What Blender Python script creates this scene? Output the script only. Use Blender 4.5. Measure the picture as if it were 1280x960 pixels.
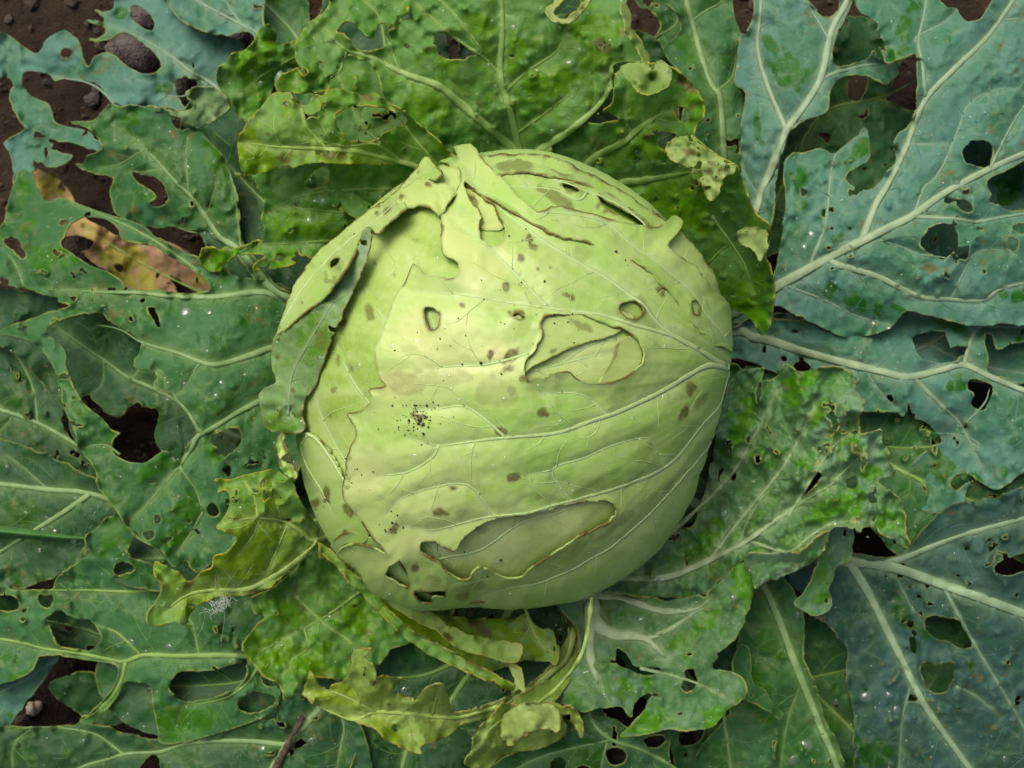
import bpy, math, random
import numpy as np
from mathutils import Vector

for o in list(bpy.data.objects):
    bpy.data.objects.remove(o, do_unlink=True)
scene = bpy.context.scene
col = scene.collection
random.seed(5)
RNG = np.random.default_rng(11)

# ------------------------------------------------------------------ camera
W, H = 1280.0, 960.0                       # the photograph's own pixel grid
HFOV = math.radians(52)
FPX = (W / 2) / math.tan(HFOV / 2)
TILT = math.radians(8)                     # photographer stands at the lower side
HEADZ = 0.150                              # height of the head's widest ring
DIST = 0.466
cdir = Vector((0, -math.sin(TILT), math.cos(TILT)))
CAM = Vector((0, 0, HEADZ)) + cdir * DIST
cam_d = bpy.data.cameras.new('camera'); cam = bpy.data.objects.new('camera', cam_d); col.objects.link(cam)
cam.location = CAM; cam.rotation_euler = (TILT, 0, 0)
cam_d.angle = HFOV; cam_d.clip_start = 0.01; cam_d.clip_end = 200
cam_d.dof.use_dof = True; cam_d.dof.focus_distance = 0.41; cam_d.dof.aperture_fstop = 9.0
cam_d.sensor_width = 18.0; cam_d.angle = HFOV
scene.camera = cam
cy = scene.cycles; cy.max_bounces = 6; cy.diffuse_bounces = 3; cy.glossy_bounces = 2; cy.transmission_bounces = 5; cy.transparent_max_bounces = 8
cy.caustics_reflective = False; cy.caustics_refractive = False; cy.use_adaptive_sampling = True; cy.adaptive_threshold = .02
scene.render.resolution_x, scene.render.resolution_y = 1024, 768

# ------------------------------------------------------------------ sky, sun, exposure
SUN_EL, SUN_AZ = math.radians(58), math.radians(-38)
w = bpy.data.worlds.new('World'); scene.world = w; w.use_nodes = True
nt = w.node_tree; nt.nodes.clear()
sky = nt.nodes.new('ShaderNodeTexSky'); sky.sky_type = 'NISHITA'; sky.sun_disc = False
sky.sun_elevation = SUN_EL; sky.sun_rotation = SUN_AZ; sky.air_density = .5; sky.dust_density = 7.0; sky.ozone_density = .2
bg = nt.nodes.new('ShaderNodeBackground'); bg.inputs['Strength'].default_value = 0.13
wo = nt.nodes.new('ShaderNodeOutputWorld')
nt.links.new(sky.outputs[0], bg.inputs[0]); nt.links.new(bg.outputs[0], wo.inputs[0])
sun_d = bpy.data.lights.new('sun', 'SUN'); sun_d.energy = 1.05; sun_d.angle = math.radians(42); sun_d.color = (1, .95, .87)
sun = bpy.data.objects.new('sun', sun_d); col.objects.link(sun)
sv = Vector((math.sin(SUN_AZ) * math.cos(SUN_EL), math.cos(SUN_AZ) * math.cos(SUN_EL), math.sin(SUN_EL)))
sun.rotation_euler = sv.to_track_quat('Z', 'Y').to_euler(); sun.location = sv * 2
vs = scene.view_settings
vs.view_transform = 'Standard'; vs.look = 'None'; vs.exposure = 0.22; vs.gamma = 1.0; vs.use_curve_mapping = False

# ------------------------------------------------------------------ numeric helpers
ct, st = math.cos(TILT), math.sin(TILT)
RIGHT = np.array([1., 0, 0]); UP = np.array([0, ct, st]); FWD = np.array([0, st, -ct])
CAMN = np.array(CAM)

def rays(x, y):
    a = (np.asarray(x, float) - W / 2) / FPX; b = -(np.asarray(y, float) - H / 2) / FPX
    return a[..., None] * RIGHT + b[..., None] * UP + FWD

def at_z(x, y, z):                         # pixel + height above the ground (m) -> point
    r = rays(x, y); t = (np.asarray(z, float) - CAMN[2]) / r[..., 2]
    return CAMN + r * t[..., None]

def P(s):
    return np.array([[float(v) for v in q.split(',')] for q in s.split()])

def crom(p, closed, n):
    p = np.asarray(p, float); m = len(p); out = []
    if closed:
        a, b, c, d = np.roll(p, 1, 0), p, np.roll(p, -1, 0), np.roll(p, -2, 0)
    else:
        e = np.vstack([2 * p[0] - p[1], p, 2 * p[-1] - p[-2]])
        a, b, c, d = e[:-3], e[1:-2], e[2:-1], e[3:]
    for k in range(n):
        t = k / n
        out.append(.5 * (2 * b + (c - a) * t + (2 * a - 5 * b + 4 * c - d) * t * t + (3 * b - a - 3 * c + d) * t ** 3))
    r = np.stack(out, 1).reshape(-1, p.shape[1])
    return r if closed else np.vstack([r, p[-1]])

NT = RNG.random((256, 256))
def vnoise(x, y, seed=0):
    x = np.asarray(x, float) + seed * 17.31; y = np.asarray(y, float) + seed * 9.77
    xi = np.floor(x).astype(int); yi = np.floor(y).astype(int)
    fx = x - xi; fy = y - yi; fx = fx * fx * fx * (fx * (fx * 6 - 15) + 10); fy = fy * fy * fy * (fy * (fy * 6 - 15) + 10)
    g = lambda i, j: NT[i & 255, j & 255]
    return ((g(xi, yi) * (1 - fx) + g(xi + 1, yi) * fx) * (1 - fy) + (g(xi, yi + 1) * (1 - fx) + g(xi + 1, yi + 1) * fx) * fy) * 2 - 1

def segdist(pts, a, b, extra=None):
    """distance of every point to the nearest of the segments a-b"""
    f = np.float32
    px, py = pts[:, 0].astype(f), pts[:, 1].astype(f); ax, ay = a[:, 0].astype(f), a[:, 1].astype(f)
    dx, dy = (b[:, 0] - a[:, 0]).astype(f), (b[:, 1] - a[:, 1]).astype(f); iL = 1 / (dx * dx + dy * dy + f(1e-9))
    best = np.empty(len(pts)); ch = max(200, 400000 // max(1, len(a)))
    for i in range(0, len(pts), ch):
        x = px[i:i + ch, None] - ax; y = py[i:i + ch, None] - ay
        t = (x * dx + y * dy) * iL; np.clip(t, 0, 1, out=t)
        x -= t * dx; y -= t * dy
        x *= x; y *= y; x += y
        if extra is not None: best[i:i + ch] = (np.sqrt(x) - extra.astype(f)).min(1)
        else: best[i:i + ch] = np.sqrt(x.min(1))
    return best

def sdf(pts, poly):
    a, b = poly, np.roll(poly, -1, 0)
    lo, hi = poly.min(0) - 45, poly.max(0) + 45
    near = (pts[:, 0] > lo[0]) & (pts[:, 0] < hi[0]) & (pts[:, 1] > lo[1]) & (pts[:, 1] < hi[1])
    out = np.full(len(pts), -45.)
    q = pts[near]
    if not len(q): return out
    dist = segdist(q, a, b)
    # even-odd test, one scan line at a time for grids, generic otherwise
    ins = np.zeros(len(q), bool)
    f = np.float32; ay, by, ax = a[:, 1].astype(f), b[:, 1].astype(f), a[:, 0].astype(f)
    sl = ((b[:, 0] - a[:, 0]) / (b[:, 1] - a[:, 1] + 1e-12)).astype(f)
    uy, inv = np.unique(q[:, 1].astype(f), return_inverse=True)
    if len(uy) < len(q) / 4:
        order = np.argsort(inv, kind='stable'); cuts = np.searchsorted(inv[order], np.arange(len(uy) + 1))
        for k, y in enumerate(uy):
            m = (ay > y) != (by > y)
            if not m.any(): continue
            xs = np.sort(ax[m] + sl[m] * (y - ay[m])); ids = order[cuts[k]:cuts[k + 1]]
            ins[ids] = (np.searchsorted(xs, q[ids, 0]) % 2) == 1
    else:
        ch = max(200, 400000 // len(a))
        for i in range(0, len(q), ch):
            x = q[i:i + ch, 0, None].astype(f); y = q[i:i + ch, 1, None].astype(f)
            c = (ay > y) != (by > y)
            ins[i:i + ch] = (np.sum(c & (x < ax + sl * (y - ay)), 1) % 2) == 1
    out[near] = np.where(ins, dist, -dist)
    return out

def tps_fit(c):
    c = np.asarray(c, float); p = c[:, :2] / 100; z = c[:, 2]; n = len(c)
    r = np.linalg.norm(p[:, None] - p[None], axis=2)
    K = np.where(r > 0, r * r * np.log(r + 1e-12), 0) + 0.02 * np.eye(n)
    Q = np.hstack([np.ones((n, 1)), p]); A = np.zeros((n + 3, n + 3))
    A[:n, :n] = K; A[:n, n:] = Q; A[n:, :n] = Q.T
    A[n:, n:] -= 1e-6 * np.eye(3)
    s = np.linalg.solve(A, np.concatenate([z, np.zeros(3)]))
    lo, hi = z.min() - 1.2, z.max() + 1.2
    def ev(x, y):
        q = np.stack([np.asarray(x, float), np.asarray(y, float)], -1) / 100
        r = np.linalg.norm(q[..., None, :] - p, axis=-1)
        v = (np.where(r > 0, r * r * np.log(r + 1e-12), 0) * s[:n]).sum(-1) + s[n] + (q * s[n + 1:]).sum(-1)
        return np.clip(v, lo, hi)
    return ev

# ------------------------------------------------------------------ the head as a solid: traced ring, domed towards the sky
HC = np.array([632., 470.])
HEAD_RING = P("590,197 620,193 660,192 700,197 740,214 780,238 815,264 845,294 870,324 890,355 902,390 906,430 904,465 896,500 886,545 870,590 845,640 810,685 770,715 720,737 660,748 600,752 540,750 490,735 460,715 430,690 405,655 387,610 379,570 373,540 366,500 364,450 372,400 392,350 430,298 480,250 530,215 560,202")
_ring = crom(HEAD_RING, True, 6) - HC
_ra = np.arctan2(_ring[:, 1], _ring[:, 0]); _rr = np.hypot(_ring[:, 0], _ring[:, 1])
_o = np.argsort(_ra); _ra, _rr = _ra[_o], _rr[_o]
HZ = 0.082
def head_R(phi):
    return np.interp(phi, np.concatenate([_ra - 2 * np.pi, _ra, _ra + 2 * np.pi]), np.tile(_rr, 3))
def head_theta(q):
    q0 = .94; t0 = math.asin(q0)
    return np.where(q < q0, np.arcsin(np.clip(q, 0, q0)), t0 + (q - q0) * (math.pi / 2 - t0) / (1 - q0))
def head_pt(phi, th, off):
    """off in metres outward"""
    k = 1 + off / 0.09
    rr = head_R(phi) * np.sin(th) * k
    zc = HZ * np.cos(th) * k
    zc = np.where(np.cos(th) < 0, zc * .95, zc)
    x = HC[0] + rr * np.cos(phi); y = HC[1] + rr * np.sin(phi)
    r = rays(x, y)
    dep = DIST - np.maximum(zc, 0)
    p = CAMN + r * dep[..., None]
    return p + FWD * np.maximum(-zc, 0)[..., None]
def head_pos(x, y, off):
    dx = np.asarray(x, float) - HC[0]; dy = np.asarray(y, float) - HC[1]
    phi = np.arctan2(dy, dx); q = np.hypot(dx, dy) / head_R(phi)
    return head_pt(phi, head_theta(q), off)

# ------------------------------------------------------------------ mesh builders
def make_mesh(name, v, tris, data=None, mat=None, smooth=True):
    me = bpy.data.meshes.new(name)
    n, t = len(v), len(tris)
    me.vertices.add(n); me.vertices.foreach_set('co', np.asarray(v, np.float32).ravel())
    me.loops.add(3 * t); me.loops.foreach_set('vertex_index', np.asarray(tris, np.int32).ravel())
    me.polygons.add(t); me.polygons.foreach_set('loop_start', np.arange(0, 3 * t, 3, dtype=np.int32))
    try: me.polygons.foreach_set('loop_total', np.full(t, 3, np.int32))
    except Exception: pass
    me.update(calc_edges=True); me.validate()
    me.polygons.foreach_set('use_smooth', np.full(len(me.polygons), smooth))
    if data is not None and len(me.vertices) == n:
        for key, arr in data.items():
            a = me.attributes.new(key, 'FLOAT_COLOR', 'POINT'); a.data.foreach_set('color', np.asarray(arr, np.float32).ravel())
    if mat: me.materials.append(mat)
    return me

def link(name, me, parent=None):
    o = bpy.data.objects.new(name, me); col.objects.link(o)
    if parent: o.parent = parent
    return o

def clip_grid(x0, y0, x1, y1, s, func):
    """triangles of a regular grid cut along func = 0 (inside is positive)"""
    nx = int((x1 - x0) / s) + 2; ny = int((y1 - y0) / s) + 2
    gx, gy = np.meshgrid(x0 + s * np.arange(nx), y0 + s * np.arange(ny))
    gx = gx + (np.arange(ny) % 2)[:, None] * s * .5
    pts = np.stack([gx.ravel(), gy.ravel()], 1)
    f = func(pts); f = np.where(np.abs(f) < 1e-4, 1e-4, f)
    i = (np.arange(ny - 1)[:, None] * nx + np.arange(nx - 1)[None]).ravel()
    odd = ((i // nx) % 2).astype(bool)
    A, B, C, D = i, i + 1, i + nx, i + nx + 1
    t1 = np.where(odd[:, None], np.stack([A, B, D], 1), np.stack([A, B, C], 1))
    t2 = np.where(odd[:, None], np.stack([A, D, C], 1), np.stack([B, D, C], 1))
    tri = np.vstack([t1, t2])
    ins = f[tri] > 0; cnt = ins.sum(1)
    full = tri[cnt == 3]
    N = len(pts); newk = []; parts = []
    def rot(t, first):
        k = first.argmax(1); r = np.arange(3)[None]
        return np.take_along_axis(t, (k[:, None] + r) % 3, 1)
    one = rot(tri[cnt == 1], ins[cnt == 1]); two = rot(tri[cnt == 2], ~ins[cnt == 2])
    key = lambda a, b: np.minimum(a, b) * N + np.maximum(a, b)
    k1 = key(one[:, 0], one[:, 1]); k2 = key(one[:, 0], one[:, 2]); k3 = key(two[:, 0], two[:, 1]); k4 = key(two[:, 0], two[:, 2])
    uk, inv = np.unique(np.concatenate([k1, k2, k3, k4]), return_inverse=True)
    a, b = uk // N, uk % N
    t = np.clip(f[a] / (f[a] - f[b]), .04, .96)
    np_ = pts[a] + (pts[b] - pts[a]) * t[:, None]
    n1, n2, n3, n4 = np.split(inv + N, np.cumsum([len(k1), len(k2), len(k3)]))
    tris = np.vstack([full, np.stack([one[:, 0], n1, n2], 1), np.stack([n3, two[:, 1], two[:, 2]], 1), np.stack([n3, two[:, 2], n4], 1)])
    allp = np.vstack([pts, np_])
    u, inv = np.unique(tris, return_inverse=True)
    return allp[u], inv.reshape(-1, 3), np.concatenate([f, np.zeros(len(np_))])[u]

def vnormals(v, t):
    n = np.zeros_like(v)
    fn = np.cross(v[t[:, 1]] - v[t[:, 0]], v[t[:, 2]] - v[t[:, 0]])
    for k in range(3): np.add.at(n, t[:, k], fn)
    return n / (np.linalg.norm(n, axis=1, keepdims=True) + 1e-12)

def thicken(v, t, th, flip):
    n = vnormals(v, t)
    view = CAMN - v
    if ((n * view).sum(1)).mean() < 0: n = -n; t = t[:, ::-1]
    N = len(v)
    e = np.vstack([t[:, [0, 1]], t[:, [1, 2]], t[:, [2, 0]]])
    k = np.minimum(e[:, 0], e[:, 1]) * N + np.maximum(e[:, 0], e[:, 1])
    u, idx, cn = np.unique(k, return_index=True, return_counts=True)
    be = e[idx[cn == 1]]
    V = np.vstack([v, v - n * th])
    side = np.vstack([np.stack([be[:, 1], be[:, 0], be[:, 0] + N], 1), np.stack([be[:, 1], be[:, 0] + N, be[:, 1] + N], 1)])
    return V, np.vstack([t, t[:, ::-1] + N, side]), n

def round_off(q):
    """leaves that run out of the traced area end in a rounded tip instead of a straight cut"""
    out = []
    for a, b in zip(q, np.roll(q, -1, 0)):
        out.append(a)
        for ax, lim, s in ((0, -19, -1), (0, W + 19, 1), (1, -19, -1), (1, H + 19, 1)):
            if (a[ax] - lim) * s >= 0 and (b[ax] - lim) * s >= 0:
                L = np.hypot(*(b - a)); m = max(1, int(L / 45))
                for k in range(1, m + 1):
                    t = k / (m + 1); pt = a + (b - a) * t; pt[ax] += s * min(.55 * L, 150) * math.sin(math.pi * t) ** .7 * (1 + .18 * math.sin(k * 2.3 + L)); out.append(pt)
                break
    return np.array(out)

class Sheet:
    def __init__(s, outline, holes=(), z=None, head=None, ripple=.34, wl=55., bulge=.32, rag=2.3, step=2.6, under=0, curl=.13, frill=.22, th=.0007, lace=1.,
                 blobs=(), scars=(), seed=None, sub=5, dent=(), tints=()):
        s.poly = crom(round_off(P(outline)) if head is None else P(outline), True, sub); s.holes = [crom(P(h), True, 5) for h in holes]
        s.z = tps_fit(z) if z is not None else None; s.head = head
        s.ripple, s.wl, s.bulge, s.rag, s.step, s.under, s.curl, s.th = ripple, wl, bulge, rag, step, under, curl, th
        s.blobs, s.scars, s.dent, s.tints = list(blobs), list(scars), list(dent), list(tints)
        s.frill = frill if head is None else 0.; s.lace = lace if head is None else 0.
        s.seed = random.randint(1, 60) if seed is None else seed
        s.va = s.vb = None
    def set_veins(s, veins):
        a, b, r = [], [], []
        for pl, w0, w1 in veins:
            c = crom(pl, False, 4); a.append(c[:-1]); b.append(c[1:]); r.append(np.linspace(w0, w1, len(c) - 1))
        if a: s.va, s.vb, s.vr = np.vstack(a), np.vstack(b), np.concatenate(r)
        s.big = s.vr > 2.6 if a else None
    def field(s, pts):
        f = sdf(pts, s.poly)
        for h in s.holes: f = np.minimum(f, -sdf(pts, h))
        x, y = pts[:, 0], pts[:, 1]
        f = f + s.rag * (.62 * vnoise(x / 9, y / 9, s.seed) + .5 * vnoise(x / 4.0, y / 4.0, s.seed + 3)) * (.6 + .7 * vnoise(x / 40, y / 40, s.seed + 5))
        if s.lace:                                     # small chewed-through spots, in clusters
            q = .7 * vnoise(x / 12, y / 12, s.seed + 51) + .3 * vnoise(x / 5, y / 5, s.seed + 52) + .35 * vnoise(x / 75, y / 75, s.seed + 53)
            f = np.minimum(f, (.77 - q) * 26 / s.lace)
        return f
    def vdist(s, pts):
        if s.va is None: return np.full(len(pts), 60.)
        return np.maximum(segdist(pts, s.va, s.vb, s.vr), 0)
    def pos(s, pts, f=None, lift=0.):
        pts = np.asarray(pts, float)
        if f is None: f = s.field(pts)
        x, y = pts[:, 0], pts[:, 1]; d = np.clip(f, 0, 80)
        vd = s.vdist(pts)
        rim = np.exp(-d / 22.)
        rel = s.ripple * (vnoise(x / s.wl, y / s.wl, s.seed + 7) * (.55 + .85 * rim) + .5 * vnoise(x / (s.wl * .38), y / (s.wl * .38), s.seed + 11) * (.35 + .9 * rim))
        rel = rel + s.ripple * .16 * vnoise(x / (s.wl * .16), y / (s.wl * .16), s.seed + 13)
        rel = rel + s.bulge * (1 - np.exp(-vd / 14.)) - s.bulge * .5
        rel = rel + s.curl * np.exp(-d / 9.) + s.frill * np.exp(-d / 11.) * vnoise(x / 11, y / 11, s.seed + 31) * (1 + vnoise(x / 50, y / 50, s.seed + 33))
        for bx, by, br, bh in s.dent: rel = rel + bh * np.exp(-((x - bx) ** 2 + (y - by) ** 2) / (br * br))
        if s.head is not None:
            ba = np.arctan2(y - 461, x - 930); br_ = np.hypot(x - 930, y - 461)
            rel = rel + .008 * vnoise(ba * 30, br_ / 110, s.seed + 41) + .004 * vnoise(ba * 75, br_ / 60, s.seed + 42)
        if s.head is not None: return head_pos(x, y, (s.head + rel) * .01 + lift)
        return at_z(x, y, (s.z(x, y) + rel) * .01 + lift)
    def build(s):
        x0, y0 = s.poly.min(0) - 4; x1, y1 = s.poly.max(0) + 4
        pts, tri, f = clip_grid(x0, y0, x1, y1, s.step, s.field)
        v = s.pos(pts, f)
        V, T, n = thicken(v, tri, s.th, s.under)
        s.pts, s.top, s.nrm, s.f = pts, v, n, f
        vd = s.vdist(pts); x, y = pts[:, 0], pts[:, 1]
        edge = np.exp(-np.clip(f, 0, 50) / (2.2 if s.head is None else 3.4 + 2.4 * vnoise(x / 14, y / 14, s.seed + 61))); vein = np.zeros(len(pts))
        if s.va is not None:
            for m, L, k in ((s.big, 4.8, 1.), (~s.big, 2.2, .8)):
                if m.any(): vein = np.maximum(vein, k * np.exp(-np.maximum(segdist(pts, s.va[m], s.vb[m], s.vr[m]), 0) / L))
        scar = np.zeros(len(pts)); rub = np.zeros(len(pts))
        for q in s.scars:
            sx, sy, sr = q[:3]; asp = q[3] if len(q) > 3 else 1.; rotn = q[4] if len(q) > 4 else 0.; amt = q[5] if len(q) > 5 else 1.
            dx, dy = x - sx, y - sy; c, n_ = math.cos(rotn), math.sin(rotn)
            d = np.hypot((dx * c + dy * n_) / asp, (-dx * n_ + dy * c)) + .35 * sr * vnoise(x / (sr * .8 + 1), y / (sr * .8 + 1), sx)
            scar = np.maximum(scar, amt * np.clip((sr - d) / (1.6 + .12 * sr) + .3, 0, 1))
        for q in s.blobs:
            bx, by, br = q[:3]; asp = q[3] if len(q) > 3 else 1.; rotn = q[4] if len(q) > 4 else 0.
            dx, dy = x - bx, y - by; c, n_ = math.cos(rotn), math.sin(rotn)
            d = np.hypot((dx * c + dy * n_) / asp, (-dx * n_ + dy * c)) + .6 * br * vnoise(x / 9, y / 9, bx)
            rub = np.maximum(rub, np.clip((br - d) / 2.4 + .5, 0, 1))
        one = np.ones(len(pts)); tint = np.zeros(len(pts))
        for tx, ty, tr_ in s.tints: tint = np.maximum(tint, np.exp(-((x - tx) ** 2 + (y - ty) ** 2) / (tr_ * tr_)) * (.8 + .35 * vnoise(x / 30, y / 30, tx)))
        # slow colour drift, wax-free wet patches and specks, all in the blade's own frame
        n1 = .5 + .5 * (.7 * vnoise(x / 62, y / 62, s.seed + 21) + .3 * vnoise(x / 21, y / 21, s.seed + 22))
        if s.head is not None:                        # fibres fan out from the leaf base at the right of the head
            ba = np.arctan2(y - 461, x - 930); br_ = np.hypot(x - 930, y - 461)
            n1 = .6 * n1 + .4 * (.5 + .5 * (.6 * vnoise(ba * 34, br_ / 90, s.seed + 41) + .4 * vnoise(ba * 80, br_ / 45, s.seed + 42)))
        wx = x + 9 * vnoise(x / 15, y / 15, s.seed + 23); wy = y + 9 * vnoise(x / 15, y / 15, s.seed + 24)
        n2 = .5 + .5 * (.62 * vnoise(wx / 26, wy / 26, s.seed + 25) + .38 * vnoise(wx / 10, wy / 10, s.seed + 26))
        nat = np.clip((n2 - .62) / .04, 0, 1)
        sk = vnoise(x / 5.5, y / 5.5, s.seed + 27) * .6 + vnoise(x / 33, y / 33, s.seed + 28) * .4
        if s.head is None: scar = np.maximum(scar, .6 * np.clip((sk - .60) / .06, 0, 1))
        dat = np.stack([edge, vein, scar, one * s.under], 1); dat2 = np.stack([np.clip(n1, 0, 1), np.maximum(rub, 0), tint, np.clip(n2, 0, 1)], 1)
        dat2[:, 1] = np.where(rub > .05, .5 + .5 * rub, .5 * nat)
        datb = dat.copy(); datb[:, 3] = 1.0
        return V, T, np.vstack([dat, datb]), np.vstack([dat2, dat2])

def tube(pts3, nrm, rad, sides=7, flat=.7):
    """tapered flattened tube along pts3; nrm = surface normals"""
    p = np.asarray(pts3); n = len(p)
    tan = np.gradient(p, axis=0); tan /= np.linalg.norm(tan, axis=1, keepdims=True) + 1e-12
    side = np.cross(tan, nrm); side /= np.linalg.norm(side, axis=1, keepdims=True) + 1e-12
    up = np.cross(side, tan)
    a = np.linspace(0, 2 * np.pi, sides, endpoint=False)
    ring = p[:, None] + rad[:, None, None] * (np.cos(a)[None, :, None] * side[:, None] + flat * np.sin(a)[None, :, None] * up[:, None])
    v = np.vstack([ring.reshape(-1, 3), p[:1], p[-1:]])
    i = np.arange(n - 1)[:, None] * sides; k = np.arange(sides)[None]; k2 = (k + 1) % sides
    A, B, C, D = (i + k).ravel(), (i + k2).ravel(), (i + sides + k).ravel(), (i + sides + k2).ravel()
    t = np.vstack([np.stack([A, B, D], 1), np.stack([A, D, C], 1)])
    kk = np.arange(sides); l = (n - 1) * sides
    t = np.vstack([t, np.stack([np.full(sides, n * sides), (kk + 1) % sides, kk], 1), np.stack([np.full(sides, n * sides + 1), l + kk, l + (kk + 1) % sides], 1)])
    return v, t

def resample(c, step):
    d = np.concatenate([[0], np.cumsum(np.hypot(*np.diff(c, axis=0).T))]); m = max(3, int(d[-1] / step) + 1)
    q = np.linspace(0, d[-1], m)
    return np.stack([np.interp(q, d, c[:, 0]), np.interp(q, d, c[:, 1])], 1)

PXM = 0.000355
def vein_mesh(sh, pl, w0, w1, flat, step=5., sides=7, lift=0.0):
    c = resample(crom(P(pl) if isinstance(pl, str) else pl, False, 6), step)
    # follow the blade, ignoring its margin noise
    f = sh.field(c)
    for _ in range(2): f[1:-1] = (f[:-2] + 2 * f[1:-1] + f[2:]) / 4
    p = sh.pos(c, f); e = 1.5
    px = sh.pos(c + [e, 0], f); py = sh.pos(c + [0, e], f)
    n = np.cross(py - p, px - p); n /= np.linalg.norm(n, axis=1, keepdims=True) + 1e-12
    s = np.sign(((CAMN - p) * n).sum(1)); n *= s[:, None]
    for _ in range(2): n[1:-1] = (n[:-2] + n[1:-1] + n[2:]) / 3
    n /= np.linalg.norm(n, axis=1, keepdims=True) + 1e-12
    t = np.linspace(0, 1, len(c)); wig = 1 + .10 * vnoise(t * 23, t * 3, int(c[0, 0]) % 50)
    r = (w0 + (w1 - w0) * t ** .8) * PXM * wig
    ex, ey = c[-1]
    if 0 < ex < W and 0 < ey < H: r = r * (1 - .8 * np.clip((t - .72) / .28, 0, 1) ** 1.5)
    v, tr = tube(p + n * (lift + .30 * flat * r)[:, None], n, r, sides, flat)
    tt = np.concatenate([np.repeat(r / PXM, sides), [r[0] / PXM, r[-1] / PXM]])
    return v, tr, tt

# ------------------------------------------------------------------ materials
def srgb(h):
    c = [int(h[i:i + 2], 16) / 255 for i in (0, 2, 4)]
    return tuple((v / 12.92 if v <= .04045 else ((v + .055) / 1.055) ** 2.4) for v in c) + (1,)

class NB:
    def __init__(s, name):
        s.m = bpy.data.materials.new(name); s.m.use_nodes = True; s.t = s.m.node_tree; s.t.nodes.clear()
    def n(s, ty, **kw):
        q = s.t.nodes.new(ty)
        for k, v in kw.items():
            if k in q.inputs and not hasattr(type(q), k): q.inputs[k].default_value = v
            elif hasattr(q, k): setattr(q, k, v)
            else: q.inputs[k].default_value = v
        return q
    def l(s, a, b): s.t.links.new(a, b)
    def noise(s, co, scale, detail=3., dist=0., rough=.55):
        q = s.n('ShaderNodeTexNoise'); q.inputs['Scale'].default_value = scale; q.inputs['Detail'].default_value = detail
        q.inputs['Distortion'].default_value = dist; q.inputs['Roughness'].default_value = rough; s.l(co, q.inputs['Vector']); return q.outputs['Fac']
    def rng(s, v, a, b, c=0., d=1.):
        q = s.n('ShaderNodeMapRange'); q.interpolation_type = 'SMOOTHSTEP'
        for i, x in enumerate((a, b, c, d)): q.inputs[i + 1].default_value = x
        s.l(v, q.inputs[0]); return q.outputs[0]
    def mul(s, a, b, op='MULTIPLY'):
        q = s.n('ShaderNodeMath'); q.operation = op
        for i, x in enumerate((a, b)):
            if isinstance(x, (int, float)): q.inputs[i].default_value = x
            else: s.l(x, q.inputs[i])
        return q.outputs[0]
    def mix(s, f, a, b, mode='MIX'):
        q = s.n('ShaderNodeMix'); q.data_type = 'RGBA'; q.blend_type = mode
        if isinstance(f, (int, float)): q.inputs[0].default_value = f
        else: s.l(f, q.inputs[0])
        for i, x in ((6, a), (7, b)):
            if isinstance(x, tuple): q.inputs[i].default_value = x
            else: s.l(x, q.inputs[i])
        return q.outputs[2]

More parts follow.
